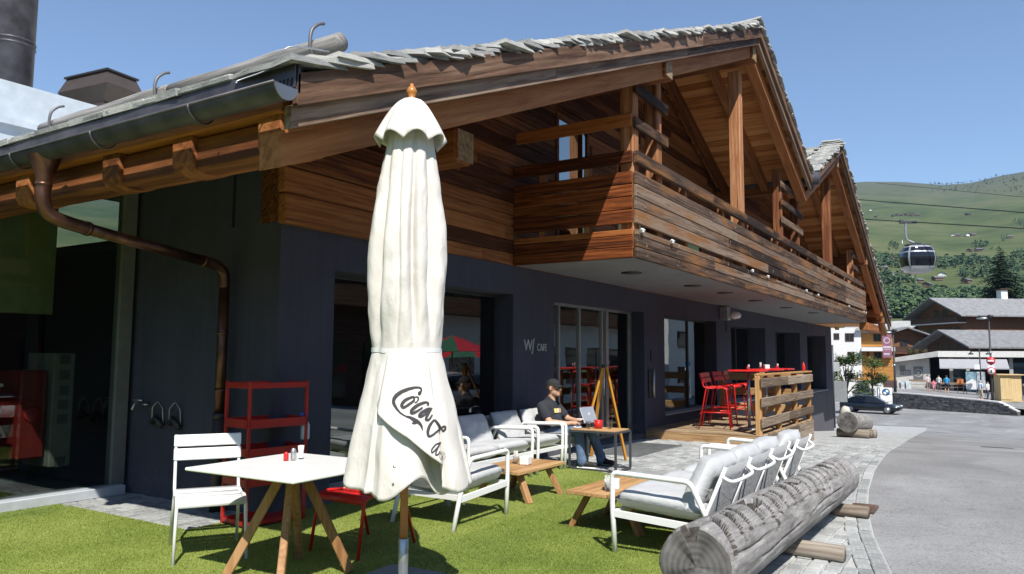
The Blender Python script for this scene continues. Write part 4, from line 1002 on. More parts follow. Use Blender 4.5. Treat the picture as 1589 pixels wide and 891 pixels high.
def cap_skirt():
    n, m = 96, 14; vs = []; fs = []
    for i in range(m+1):
        for j in range(n):
            th = 2*pi*j/n; v = i/m; a = th-TC; sc = abs(sin(4*a+.9)); R = .05+.205*v**.75; R *= 1+v*(.16*(sc-.6)); z = 3.405-.3*v**1.25-.06*v*(1-sc); vs.append((R*cos(th), R*sin(th), z))
    for i in range(m):
        for j in range(n): fs.append((i*n+j, i*n+(j+1) % n, (i+1)*n+(j+1) % n, (i+1)*n+j))
    b = MB(); b.add(vs, fs, True); o = b.build('vent_cap', FAB, par, flip=False); q = o.modifiers.new('s', 'SOLIDIFY'); q.thickness = .005
cap_skirt()
b = MB(); n = 120; vs = []; fs = []
for z in (1.515, 1.548):
    for j in range(n): th = 2*pi*j/n; r = max(par_r(th, 1.53), pan_r(wrap(th-TC), 1.53) if -.62 < wrap(th-TC) < 1.3 else 0)+.007; vs.append((r*cos(th), r*sin(th), z+.006*sin(3*th)))
for j in range(n): fs.append((j, (j+1) % n, n+(j+1) % n, n+j))
b.add(vs, fs, True); b.build('strap', MT['white'], par, flip=False)
VAR = plain('varnished_wood', (.5, .2, .045), .3, 0, .12)
b = MB(); b.lathe([(.022, 3.39), (.036, 3.4), (.034, 3.42), (.022, 3.43), (.038, 3.455), (.04, 3.475), (.028, 3.5), (.014, 3.515), (.014, 3.53), (0, 3.535)], 18); b.build('finial', VAR, par)
b = MB(); b.lathe([(.028, GL+.2), (.028, 3.38)], 16); b.build('pole', VAR, par)
b = MB(); b.lathe([(.036, GL+.03), (.036, .2), (.033, .202)], 18); b.build('pole_sleeve', MT['steelgrey'], par)
b = MB(); b.box((0, 0, GL+.032), (.98, .98, .06), rotz(radians(2)), .008); b.build('base_plate', plain('grey_slab', (.19, .2, .22), .8, 0, .1, .3), par)
b = MB(); b.lathe([(.0, 0), (.008, .0), (.009, .006), (0, .008)], 10); xf(b, Matrix.Translation((cos(TC-.12)*.55, sin(TC-.12)*.55, .78)) @ Matrix.Rotation(-pi/2, 4, 'Y')); b.build('stud', MT['steelgrey'], par)
# lettering: pen strokes laid on the cloth
def cast(u, v):
    d = ray(u, v).normalized(); dp = hypot(PXY.x, PXY.y)
    t_ = (dp-.75)/hypot(d.x, d.y)
    while t_ < dp+1:
        p = Vector((d.x*t_, d.y*t_, EYE+d.z*t_)); q = p-PXY; 
        a_ = wrap(atan2(q.y, q.x)-TC); best = max(pan_r(a_, p.z), par_r(TC+a_, p.z)+.004) if -.6 < a_ < 1.28 else 0
        if hypot(q.x, q.y) <= best+.011: return q
        t_ += .004
    return None
STROKES = [  # crop pixels (590,570) x5.24: (x, y, width)
 [(333, 205, 14), (318, 218, 16), (312, 205, 10), (335, 190, 14), (325, 165, 12), (270, 165, 18), (190, 190, 26), (130, 230, 30), (108, 275, 26), (125, 320, 20), (160, 365, 12), (205, 395, 10), (240, 405, 18), (275, 425, 30), (310, 445, 26), (335, 475, 18), (347, 515, 3)],
 [(255, 455, 4), (280, 450, 22), (300, 440, 22)],
 [(262, 240, 16), (205, 265, 24), (175, 305, 26), (190, 325, 20), (235, 300, 20), (275, 265, 16), (270, 240, 14), (262, 240, 14)], [(270, 245, 8), (300, 240, 10), (312, 255, 12), (290, 285, 8), (268, 270, 6)],
 [(385, 310, 16), (392, 290, 14), (360, 285, 18), (300, 310, 24), (255, 350, 26), (262, 372, 22), (310, 350, 16), (345, 325, 12)],
 [(420, 335, 14), (385, 340, 22), (335, 370, 24), (318, 395, 22), (345, 395, 16), (400, 350, 14), (425, 330, 8)], [(420, 335, 10), (385, 390, 18), (372, 420, 20), (395, 425, 16), (425, 385, 12)],
 [(440, 425, 14), (405, 470, 22), (388, 520, 24), (395, 558, 18), (425, 550, 14), (470, 515, 14), (520, 480, 16), (530, 500, 16), (505, 525, 12)], [(440, 425, 14), (465, 450, 18), (500, 505, 16), (520, 525, 14)],
 [(490, 612, 9), (452, 628, 10), (420, 668, 11), (425, 692, 10), (462, 655, 9), (492, 612, 8)], [(492, 608, 9), (462, 668, 11), (452, 706, 11), (470, 708, 9), (488, 680, 8)]]
def lettering():
    b = MB()
    def strip(st, closed=False):
        pts = smooth_path([(x, y, w_) for x, y, w_ in st], 5); L = len(pts); rows = []
        for i, p in enumerate(pts):
            d = (pts[min(i+1, L-1)]-pts[max(i-1, 0)]); d = Vector((d.x, d.y)); d = d.normalized() if d.length > 1e-6 else Vector((1, 0)); nrm = Vector((-d.y, d.x)); hw_ = max(1.4, p.z/2*(1.02 if p.z > 7 else .75))
            row = []
            for s in (-1, -.33, .33, 1):
                q = cast(590+(p.x+nrm.x*s*hw_)/5.24, 570+(p.y+nrm.y*s*hw_)/5.24); row.append(q)
            rows.append(row)
        for r0, r1 in zip(rows[:-1], rows[1:]):
            for k in range(3):
                q = [r0[k], r0[k+1], r1[k+1], r1[k]]
                if all(x is not None for x in q): b.add(q, [(0, 1, 2, 3)], True)
    for st in STROKES: strip(st)
    strip([(507+22*cos(t_), 722+34*sin(t_), 5) for t_ in [2*pi*k/14 for k in range(15)]])
    strip([(500, 745, 6), (502, 702, 6)]); strip([(502, 702, 6), (514, 706, 6), (512, 720, 6), (503, 724, 6)]); strip([(505, 724, 6), (516, 742, 6)])
    b.build('printed_lettering', plain('dark_print', (.045, .04, .045), .8), par, flip=False)
lettering()

# ------------------------------------------------------------------ carved logs
def mat_log():
    m, t, p = newmat('silvered_carved_wood'); mp = mapping(t, (1, 9, 9)); mp1 = mapping(t, (1, 1, 1))
    a = noi(t, mp.outputs[0], 2.6, 8, .72, .8); c = noi(t, mp1.outputs[0], 3, 5, .6); f = noi(t, mp.outputs[0], 14, 4, .7)
    w_ = nd(t, 'ShaderNodeTexWave', wave_type='BANDS', bands_direction='Y'); w_.inputs['Scale'].default_value = 4.5; w_.inputs['Distortion'].default_value = 16; w_.inputs['Detail'].default_value = 4; w_.inputs['Detail Scale'].default_value = 1.3; mq = mapping(t, (.7, 3, 3)); t.links.new(mq.outputs[0], w_.inputs[0])
    ff = mth(t, 'ADD', mth(t, 'MULTIPLY', a.outputs[0], .5), mth(t, 'MULTIPLY', c.outputs[0], .35)); ff = mth(t, 'ADD', ff, mth(t, 'MULTIPLY', w_.outputs[0], .04))
    r = ramp(t, ff, [(.33, (.13, .122, .115)), (.48, (.28, .27, .26)), (.62, (.44, .43, .415))]); t.links.new(r.outputs[0], p.inputs['Base Color']); p.inputs['Roughness'].default_value = .85; p.inputs['Specular IOR Level'].default_value = .2
    bump(t, p, mth(t, 'ADD', mth(t, 'MULTIPLY', f.outputs[0], .5), mth(t, 'ADD', mth(t, 'MULTIPLY', w_.outputs[0], .12), c.outputs[0])), .35, .01); return m
LOGM = mat_log(); ENDM = None
def mat_end():
    m, t, p = newmat('log_end_grain'); mp = mapping(t, (.2, 1, 1)); mp.inputs['Location'].default_value = (0, 0, -.335); w_ = nd(t, 'ShaderNodeTexWave', wave_type='RINGS', rings_direction='X'); w_.inputs['Scale'].default_value = 9; w_.inputs['Distortion'].default_value = 2.5; w_.inputs['Detail'].default_value = 3; t.links.new(mp.outputs[0], w_.inputs[0])
    n = noi(t, mp.outputs[0], 5, 5); f = mth(t, 'ADD', mth(t, 'MULTIPLY', w_.outputs[0], .09), mth(t, 'MULTIPLY', n.outputs[0], .91)); r = ramp(t, f, [(.36, (.06, .055, .05)), (.6, (.16, .15, .14)), (.8, (.25, .24, .23))]); t.links.new(r.outputs[0], p.inputs['Base Color']); p.inputs['Roughness'].default_value = .9; bump(t, p, f, .5, .01); return m
ENDM = mat_end()
DEEPM = wood('deep_groove_wood', (.04, .034, .03), (.085, .074, .065), (.15, .13, .115), 'x', 1, .9, .1)
CRK = [(.0, .9, .35, .03), (.5, 1.7, -.1, .025), (1.2, 2.6, .6, .03), (1.9, 3.3, .1, .03), (2.6, 3.6, .75, .025), (.2, 1.4, .7, .02), (2.2, 3.0, -.25, .025), (0, 1.2, 2.3, .03)]
def carved_log(name, label, A, B, R0, R1, grooves, holes, ns=1000, nt_=150, seed=1, sup=()):
    A, B = Vector(A), Vector(B); L = (B-A).length; ang = atan2(B.y-A.y, B.x-A.x); pit = math.asin((B.z-A.z)/L)
    t = thing(name, label, 'log', (A.x, A.y, 0), ang, 'carved logs along the paving edge'); b = MB(); vs = []; fs = []; dps = []
    for i in range(ns+1):
        s = L*i/ns; R = R0+(R1-R0)*i/ns; edge = min(s, L-s)
        for j in range(nt_):
            ph = 2*pi*j/nt_                     # ph=0 to the street side (-y), pi/2 up
            r = R*(1+.05*noise.noise((s*1.1+seed, cos(ph)*1.4, sin(ph)*1.4))+.022*noise.noise((s*4, cos(ph)*4, sin(ph)*4+seed))+.012*noise.noise((s*2.5, cos(ph)*11, sin(ph)*11+seed)))
            if edge < .03: r -= .02*(1-edge/.03)**2
            dep = 0
            for c0, c1, cp_, cd in CRK:
                if c0 < s < c1:
                    q = (ph-cp_-.12*noise.noise((s*2.2, cp_*5, 0))+pi) % (2*pi)-pi
                    if abs(q) < .05: dep = max(dep, cd*(1-abs(q)/.05)*min(1, (s-c0)*6, (c1-s)*6))
            for gs, gp, hl, hw_, dd, sk in grooves:
                q = (ph-gp+pi) % (2*pi)-pi
                if abs(q) < hl*1.15:
                    x = abs(s-gs-sk*q-.02*sin(q*3))/hw_; e = max(0, min(1, (hl-abs(q))/(hl*.2)+.3))
                    if x < 1.2: dep = max(dep, dd*e*max(0, min(1, (1.15-x)*7)))
            for hs, hp, hx, hy, dd in holes:
                q = (ph-hp+pi) % (2*pi)-pi; x = max(abs(s-hs)/hx, abs(q)*R/hy)
                if x < 1.15: dep = max(dep, dd*min(1, (1.15-x)*5))
            r -= dep; dps.append(dep)
            vs.append((s, -cos(ph)*r, A.z+(B.z-A.z)*i/ns+sin(ph)*r))
    for i in range(ns):
        for j in range(nt_): fs.append((i*nt_+j, i*nt_+(j+1) % nt_, (i+1)*nt_+(j+1) % nt_, (i+1)*nt_+j))
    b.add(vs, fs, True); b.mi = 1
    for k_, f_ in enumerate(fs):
        if sum(dps[q] for q in f_) > .09: b.m[k_] = 2          # deeply recessed faces take a darker brown than the silvered skin
    for e, i0 in ((0, 0), (1, ns*nt_)):
        c = len(b.v); ring = []
        rings = [[i0+j for j in range(nt_)]]
        for fct in (.66, .33):
            rr = []
            for j in range(nt_):
                p = Vector(b.v[i0+j]); cz = A.z if e == 0 else B.z; x = p.x+(.012*noise.noise((p.y*9, p.z*9, seed))); rr.append((x, p.y*fct, cz+(p.z-cz)*fct))
            k = len(b.v); b.v += rr; rings.append([k+j for j in range(nt_)])
        b.v.append((0 if e == 0 else L, 0, A.z if e == 0 else B.z)); ce = len(b.v)-1
        for r0, r1 in zip(rings[:-1], rings[1:]):
            for j in range(nt_): b.f.append((r0[j], r0[(j+1) % nt_], r1[(j+1) % nt_], r1[j])); b.m.append(1); b.sm.append(False)
        for j in range(nt_): b.f.append((rings[-1][j], rings[-1][(j+1) % nt_], ce)); b.m.append(1); b.sm.append(False)
    b.build('trunk', [LOGM, ENDM, DEEPM], t)
    for s, y0, y1, r, tw in sup:
        m = MB(); z = r*.95; zz = gz(A.x+s)
        m.tube([(s, y0, z+zz), (s+tw, y1, z+zz)], r, 14); o = m.build('support_log', wood('support_wood', (.13, .1, .075), (.24, .2, .16), (.38, .33, .28), 'y', 1, .85, .2), t)
    return t
rg = random.Random(21); GR = []; s = .16
while s < 3.85:
    GR.append((s, 1.15+rg.uniform(-.2, .15), rg.uniform(.5, .75), .027+rg.uniform(0, .01), .11, .1))
    if rg.random() < .75: GR.append((s+.115, 1.55+rg.uniform(-.3, .3), rg.uniform(.25, .42), .02, .085, .1))
    s += rg.uniform(.19, .26)
HOL = [(.02, 1.75, .07, .05, .07), (1.0, 1.5, .095, .06, .15), (2.1, 1.5, .085, .055, .14), (3.3, 1.5, .085, .055, .14)]
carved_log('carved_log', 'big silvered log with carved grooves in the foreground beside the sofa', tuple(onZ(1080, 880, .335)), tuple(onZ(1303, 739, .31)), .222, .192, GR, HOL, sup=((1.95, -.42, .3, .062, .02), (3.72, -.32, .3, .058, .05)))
GR2 = [(.12+.16*k, 1.0, 1.4, .02, .03, .03) for k in range(9)]
p2 = U(1322, 656, 24.2)
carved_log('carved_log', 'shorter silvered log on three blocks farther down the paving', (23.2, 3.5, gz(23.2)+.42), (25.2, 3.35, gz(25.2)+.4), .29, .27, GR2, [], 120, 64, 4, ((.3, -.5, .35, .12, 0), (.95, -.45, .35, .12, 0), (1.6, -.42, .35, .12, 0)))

# ------------------------------------------------------------------ wooden deck with bar tables
ZD = .115
dk = thing('timber_deck', 'raised wooden deck with plank railing in front of the cafe windows', 'deck', (14, 3.5, 0), world=True)
x = 13.9; DX1 = 18.45
while x < DX1-.02:
    b = MB(); b.b2(x+.003, min(x+.14, DX1)-.003, 3.5, YB-.01, ZD-.03, ZD+rng.uniform(-.002, .002), .004); b.build('deck_board', MT['deck'], dk); x += .14
for z0, z1 in ((-.03, ZD-.032),): b = MB(); b.b2(13.9, 13.93, 3.53, YB-.01, z0-.06, z1, .003); b.build('fascia_board', wood('deck_fascia_side', (.2, .11, .05), (.38, .235, .115), (.52, .36, .2), 'y', 1.2, .75, .2), dk)
x = 13.9
for a, c in ((13.9, 15.4), (15.405, 16.95), (16.955, DX1)):
    b = MB(); b.b2(a, c, 3.49, 3.52, ZD-.17, ZD-.032, .004); b.build('fascia_board', MT['railwood'], dk)
    b = MB(); b.b2(a, c, 3.495, 3.525, ZD-.62, ZD-.175, .004); b.build('fascia_board', MT['railwood'], dk)
for x in (14.0, 15.47, 16.93, 18.38): b = MB(); b.b2(x-.05, x+.05, 3.53, 3.63, ZD-.45, ZD+1.05, .006); b.build('post', MT['postnew'], dk)
for z0 in (.84, .49, .13):
    for a, c in ((13.92, 16.0), (16.005, 18.45)): b = MB(); b.b2(a, c, 3.485, 3.528, ZD+z0+rng.uniform(-.006, .006), ZD+z0+.17, .012); b.build('rail_board', MT['railwood'], dk)
b = MB(); b.b2(13.95, 18.45, 3.5, 3.64, ZD+1.052, ZD+1.085, .006); b.build('handrail', MT['postnew'], dk)
for z0 in (.84, .49, .13): b = MB(); b.b2(18.4, 18.44, 3.64, 5.6, ZD+z0, ZD+z0+.17, .01); b.build('rail_board', wood('end_rail_wood', (.28, .15, .06), (.45, .27, .12), (.58, .38, .19), 'y', 1.2, .7, .2), dk)
for y in (4.6, 5.55): b = MB(); b.b2(18.3, 18.4, y-.05, y+.05, ZD-.03, ZD+1.05, .006); b.build('post', MT['postnew'], dk)
STG = 'red bar stools on the deck'
sx = slat_chair('nearest red bar stool on the deck, at its open left end', (14.85, 4.62, ZD), radians(12), MT['red'], .8, True, STG, 'bar_stool', 'bar stool', True)
dup(sx, (15.42, 4.72, ZD), radians(4), 'second red bar stool from the open end of the deck', STG)
dup(sx, (16.5, 4.85, ZD), radians(-6), 'third red bar stool from the open end of the deck', STG)
dup(sx, (17.35, 4.9, ZD), radians(5), 'farthest red bar stool on the deck', STG)
TBG = 'red bar tables on the deck'
for (x, y), lab, cl in zip(((15.12, 4.05), (16.7, 4.1), (17.95, 4.15)), ('nearest red bar table on the deck', 'middle red bar table on the deck', 'farthest red bar table on the deck'), ('pots on the nearest red bar table', 'pots on the middle red bar table', 'pots on the farthest red bar table')):
    t = thing('bar_table', lab, 'bar table', (x, y, ZD), 0, TBG)
    b = MB(); b.box((0, 0, 1.12), (.66, .62, .035), None, .008); b.build('table_top', MT['red'], t)
    b = MB(); b.lathe([(.03, .02), (.03, 1.1)], 12); b.build('column', MT['steelgrey'], t)
    b = MB(); b.lathe([(.22, .0), (.22, .012), (.04, .03)], 18); b.build('foot', MT['steelgrey'], t)
    cruet(cl, (x+.05, y, ZD+1.138), .6, 0 if x != 16.7 else 1, 'pots on the red bar tables')
kt = thing('ketchup_bottle', 'red squeeze bottle standing on the deck handrail', 'bottle', (17.9, 3.57, ZD+1.086)); b = MB(); b.lathe([(0, 0), (.032, 0), (.034, .02), (.034, .13), (.012, .17), (.006, .2), (0, .2)], 12); b.build('bottle', MT['red'], kt)
# ------------------------------------------------------------------ the man with the laptop
SKIN = None
def mat_skin():
    m, t, p = newmat('skin'); mp = mapping(t, (1, 1, 1)); n = noi(t, mp.outputs[0], 12, 4); r = ramp(t, n.outputs[0], [(.3, (.46, .25, .16)), (.7, (.58, .35, .24))]); t.links.new(r.outputs[0], p.inputs['Base Color']); p.inputs['Roughness'].default_value = .55; p.inputs['Subsurface Weight'].default_value = .05; return m
SKIN = mat_skin()
def denim():
    m, t, p = newmat('blue_denim'); mp = mapping(t, (1, 1, 1)); n = noi(t, mp.outputs[0], 5, 5, .6); f = noi(t, mp.outputs[0], 200, 2); r = ramp(t, mth(t, 'ADD', mth(t, 'MULTIPLY', n.outputs[0], .8), mth(t, 'MULTIPLY', f.outputs[0], .2)), [(.3, (.045, .075, .14)), (.55, (.11, .17, .28)), (.75, (.24, .32, .44))]); t.links.new(r.outputs[0], p.inputs['Base Color']); p.inputs['Roughness'].default_value = .9
    bump(t, p, noi(t, mp.outputs[0], 22, 4, .6, 1).outputs[0], .7, .012); return m
def blob(name, caps, mat, parent, vox=.012, it=4):
    b = MB()
    for c in caps:
        if len(c) == 2: b.ell(c[0], c[1], 16, 12)
        else:
            p, q, r0, r1 = c; p, q = Vector(p), Vector(q); d = q-p; n = max(2, int(d.length/.03)); b.tube([p+d*i/n for i in range(n+1)], [r0+(r1-r0)*i/n for i in range(n+1)], 14); b.ell(p, (r0,)*3, 14, 10); b.ell(q, (r1,)*3, 14, 10)
    o = b.build(name, mat, parent); r = o.modifiers.new('r', 'REMESH'); r.mode = 'VOXEL'; r.voxel_size = vox; r.use_smooth_shade = True
    s = o.modifiers.new('s', 'SMOOTH'); s.iterations = it; s.factor = .5; return o
man = thing('person', 'seated man in black cap, sunglasses, dark t-shirt and jeans typing on a laptop', 'person', (9.4, 5.2, 0))
# local: x across (towards -x is the side nearest the camera), faces -y
hd = Vector((.0, .02, 1.05))
def hand(wr, dr, s):                           # palm and five bent fingers
    wr = Vector(wr); d = Vector(dr).normalized(); sd = Vector((0, 0, 1)).cross(d).normalized()*s; out = [(wr, wr+d*.085, .03, .033), (wr+d*.03+sd*.012, wr+d*.08+sd*.02, .022, .022), (wr+d*.03-sd*.012, wr+d*.08-sd*.02, .022, .022)]
    for k, L in zip((-1.5, -.5, .5, 1.5), (.05, .058, .06, .052)):
        a = wr+d*.085+sd*k*.02; m_ = a+d*L*.6+Vector((0, 0, .012)); e = m_+d*L*.55+Vector((0, 0, -.028)); out += [(a, m_, .0095, .009), (m_, e, .009, .0075)]
    a = wr+d*.03+sd*.035; m_ = a+d*.035+sd*.02; out += [(a, m_, .012, .01), (m_, m_+d*.03-sd*.004+Vector((0, 0, -.012)), .01, .008)]
    return out
caps = [((0, .06, .82), (0, .05, .98), .06, .055), (hd+Vector((0, .012, .045)), (.078, .096, .088)), (hd+Vector((0, -.012, -.05)), (.062, .078, .07)), (hd+Vector((0, -.06, -.085)), (.036, .034, .028)), (hd+Vector((0, -.102, -.012)), (.015, .022, .026)), (hd+Vector((0, -.088, .02)), (.05, .016, .014)), (hd+Vector((0, -.083, -.055)), (.026, .016, .008)),
        (hd+Vector((-.08, .01, -.005)), (.012, .022, .032)), (hd+Vector((.08, .01, -.005)), (.012, .022, .032)),
        ((0, .09, .5), (0, .12, .76), .09, .085), ((-.19, .1, .8), (-.26, -.06, .6), .052, .046), ((-.26, -.06, .6), (-.14, -.3, .585), .046, .03), ((.19, .1, .8), (.27, -.06, .61), .052, .046), ((.27, -.06, .61), (.16, -.3, .59), .046, .03)]
caps += hand((-.14, -.3, .592), (.35, -1, .0), 1)+hand((.16, -.3, .597), (-.35, -1, .0), -1)
body = blob('body', caps, SKIN, man, .0075, 2)
TS = plain('dark_cotton', (.028, .03, .04), .95, 0, .15, .3, 8)
blob('t_shirt', [((0, .04, .48), (0, .1, .78), .14, .13), ((-.09, .05, .5), (-.11, .11, .77), .11, .1), ((.09, .05, .5), (.11, .11, .77), .11, .1), ((-.16, .11, .82), (.16, .11, .82), .06, .06), ((-.19, .1, .8), (-.235, .0, .68), .074, .07), ((.19, .1, .8), (.24, .0, .68), .074, .07), ((0, .08, .86), (0, .07, .9), .085, .068), ((0, -.02, .54), (0, .0, .62), .11, .1)], TS, man, .011, 4)
blob('jeans', [((0, .06, .45), (0, .08, .5), .15, .15), ((-.1, .04, .45), (-.1, .0, .46), .105, .1), ((.1, .04, .45), (.12, .0, .46), .105, .1), ((-.1, .0, .46), (-.1, -.42, .5), .098, .072), ((.12, .0, .46), (.2, -.45, .5), .098, .072), ((-.1, -.42, .5), (-.1, -.46, .12), .072, .062), ((.2, -.45, .5), (.29, -.56, .12), .072, .062), ((-.1, -.46, .14), (-.1, -.47, .08), .066, .072), ((.29, -.56, .14), (.29, -.57, .08), .066, .072)], denim(), man, .011, 3)
SHOE = plain('black_trainer', (.015, .015, .016), .6)
for x, y, a in ((-.1, -.48, .1), (.3, -.58, -.2)):
    d = rotz(a) @ Vector((0, -1, 0)); p = Vector((x, y, 0)); s_ = blob('shoe', [(p+Vector((0, 0, .055))-d*.04, p+Vector((0, 0, .05))+d*.17, .048, .038), (p+Vector((0, 0, .09))-d*.03, p+Vector((0, 0, .065))+d*.08, .045, .035)], SHOE, man, .009, 2)
    m = MB(); m.box(p+d*.06+Vector((0, 0, .013)), (.088, .27, .024), rotz(a), .01); m.build('sole', MT['white'], s_)
CAPM = plain('charcoal_cap', (.02, .02, .022), .85, 0, .15, .2, 12)
b = MB(); vs = []; fs = []; n = 24; mm = 9
for i in range(mm+1):
    for j in range(n): e = pi/2*i/mm; t_ = 2*pi*j/n; vs.append(hd+Vector((.0885*cos(e)*cos(t_), .106*cos(e)*sin(t_)+.012, .045+.09*sin(e))))
for i in range(mm):
    for j in range(n): fs.append((i*n+j, i*n+(j+1) % n, (i+1)*n+(j+1) % n, (i+1)*n+j))
b.add(vs, fs, True); cp = b.build('cap', CAPM, man, flip=False)
b = MB(); vs = []; fs = []
for i in range(6):
    for j in range(13): u = -1+2*j/12; v = i/5; vs.append(hd+Vector((u*.078*(1-.25*v*v), -.075-.068*v*(1-.35*u*u)+.045*abs(u)**2*(1-v), .05-.022*v-.012*u*u)))
for i in range(5):
    for j in range(12): a = i*13+j; fs.append((a, a+1, a+14, a+13))
b.add(vs, fs, True); o = b.build('cap_peak', CAPM, man, flip=False); q = o.modifiers.new('s', 'SOLIDIFY'); q.thickness = .006
b = MB()
for s in (-1, 1): b.ell(hd+Vector((s*.036, -.093, .01)), (.034, .012, .02), 12, 8); b.tube([hd+Vector((s*.066, -.088, .016)), hd+Vector((s*.083, -.03, .016)), hd+Vector((s*.082, .02, .008))], .004, 6)
b.tube([hd+Vector((-.02, -.1, .015)), hd+Vector((.02, -.1, .015))], .004, 6); b.build('sunglasses', plain('black_lens', (.008, .008, .01), .12), man)
b = MB(); b.mi = 0
vs = []; cols = ((.75, .68, .2), (.7, .6, .15), (.75, .75, .7), (.65, .25, .2), (.75, .5, .15))
for k, c in enumerate(cols):
    m = MB(); x0 = -.085+k*.036; pts = []
    m.box((x0+.018, -.046+1.3*(x0+.018)**2, .745), (.037, .008, .06), rotz(2.2*(x0+.018)) @ Matrix.Rotation(-.2, 3, 'X')); m.build('shirt_print', plain('print_%d' % k, c, .9), man)
lp = thing('laptop', 'silver laptop open on the lap of the seated man', 'laptop', (9.44, 4.84, .588), radians(-8)); SIL = plain('silver_alloy', (.58, .59, .6), .35, .6, .03)
b = MB(); b.box((0, 0, .008), (.32, .22, .014), None, .004); b.build('base', SIL, lp)
b = MB(); b.box((0, 0, .0165), (.28, .11, .003)); b.build('keyboard', MT['blackrub'], lp)
b = MB(); b.box((0, -.155, .118), (.32, .008, .222), Matrix.Rotation(radians(-22), 3, 'X') @ Matrix.Rotation(0, 3, 'Z'), .003); xf(b, Matrix.Identity(4)); b.v = [(p[0], p[1], p[2]) for p in b.v]; scr = b.build('lid', SIL, lp)
b = MB(); b.ell((0, -.161, .125), (.017, .004, .019), 12, 8); b.ell((.006, -.168, .15), (.005, .003, .008), 8, 6); b.build('emblem', MT['white'], lp)
# ------------------------------------------------------------------ village, hillside and street beyond
def TH(u): d = ray(u, 550); return atan2(d.y, d.x)
def at(u, D): th = TH(u); return Vector((cos(th)*D, sin(th)*D, 0))
def cu(u): return cos(math.atan((u-CX)/FPX))
def zpl(y): return -2.5+.085*(max(-12, min(y, 16))+2)
def onhill(u, v):
    d = ray(u, v); k = d.z/hypot(d.x, d.y); th = atan2(d.y, d.x); r = 245
    while r < 2600:
        if hill(r*cos(th), r*sin(th)) > EYE+k*r: break
        r += 4
    return Vector((r*cos(th), r*sin(th), hill(r*cos(th), r*sin(th))))
def cam_rot(u, extra=0): return TH(u)-pi/2+extra      # local x to the right of the picture, local y away
# upper street level behind the stone wall
b = MB(); vs = []; fs = []
ed = [tuple(at(u, d)[:2]) for u, d in ((1370, 80), (1383, 79.3), (1470, 76.6), (1545, 74.8), (1578, 74))]+[(76, -8), (80, -16)]
for x, y in ed: vs += [(x, y, zpl(y)-.03), (150, y*2.1, zpl(y)-.03)]
for i in range(len(ed)-1): fs.append((2*i, 2*i+1, 2*i+3, 2*i+2))
b.add(vs, fs, False); e0 = len(b.v)
tag(b.build('upper_street', mat_asphalt(), flip=False), 'light grey upper street behind the dark stone wall', None, None, 'structure')
rw = thing('stone_wall', 'low dark stone retaining wall with white coping across the street', 'wall', tuple(at(1480, 66)), world=True)
MAS = stone('dark_rubble_masonry', ((.05, .05, .052), (.1, .1, .105), (.17, .17, .172)), 2.5)
pts = [(1383, 79), (1425, 77.5), (1470, 76.3), (1510, 75.3), (1545, 74.5)]; zt = [U(u, v, d).z for (u, d), v in zip(pts, (610, 613, 617.5, 621, 625))]
core = MB(); cop = MB(); P = [at(u, D) for u, D in pts]+[at(1574, 73.8)]; Z = zt+[-2.75]
for (p, q, z0, z1) in zip(P[:-1], P[1:], Z[:-1], Z[1:]):
    d = (q-p).normalized(); n_ = Vector((d.y, -d.x, 0)); n_ = n_ if n_.x > 0 else -n_
    vs = []
    for a, z in ((p, z0), (q, z1)): vs += [a+Vector((0, 0, -3.4)), a+n_*.4+Vector((0, 0, -3.4)), a+n_*.4+Vector((0, 0, z)), a+Vector((0, 0, z))]
    core.add(vs, [(0, 1, 2, 3), (4, 7, 6, 5), (0, 3, 7, 4), (1, 5, 6, 2), (3, 2, 6, 7)], False)
    vs = []
    for a, z in ((p, z0), (q, z1)): vs += [a-n_*.04+Vector((0, 0, z+.002)), a+n_*.5+Vector((0, 0, z+.002)), a+n_*.5+Vector((0, 0, z+.1)), a-n_*.04+Vector((0, 0, z+.1))]
    cop.add(vs, [(0, 1, 2, 3), (4, 7, 6, 5), (0, 3, 7, 4), (1, 5, 6, 2), (3, 2, 6, 7)], False)
core.build('wall_core', MAS, rw); cop.build('coping', plain('white_coping', (.6, .59, .57), .8), rw)
rs_ = random.Random(9); sm = MB()
for (p, q, z0, z1) in zip(P[:-1], P[1:], Z[:-1], Z[1:]):
    d = (q-p); L = d.length; d.normalize(); n_ = Vector((d.y, -d.x, 0)); n_ = -n_ if n_.x > 0 else n_
    z = -3.1
    while z < max(z0, z1)-.05:
        s = rs_.uniform(0, .2)
        while s < L:
            w_ = rs_.uniform(.18, .5); tz = z0+(z1-z0)*s/L
            if z+.15 < tz: sm.beam(p+d*s+n_*.01+Vector((0, 0, z+.08)), p+d*min(L, s+w_-.02)+n_*.01+Vector((0, 0, z+.08)), rs_.uniform(.04, .12), .14)
            s += w_
        z += .16
sm.build('rubble_stones', MAS, rw)['kind'] = 'stuff'

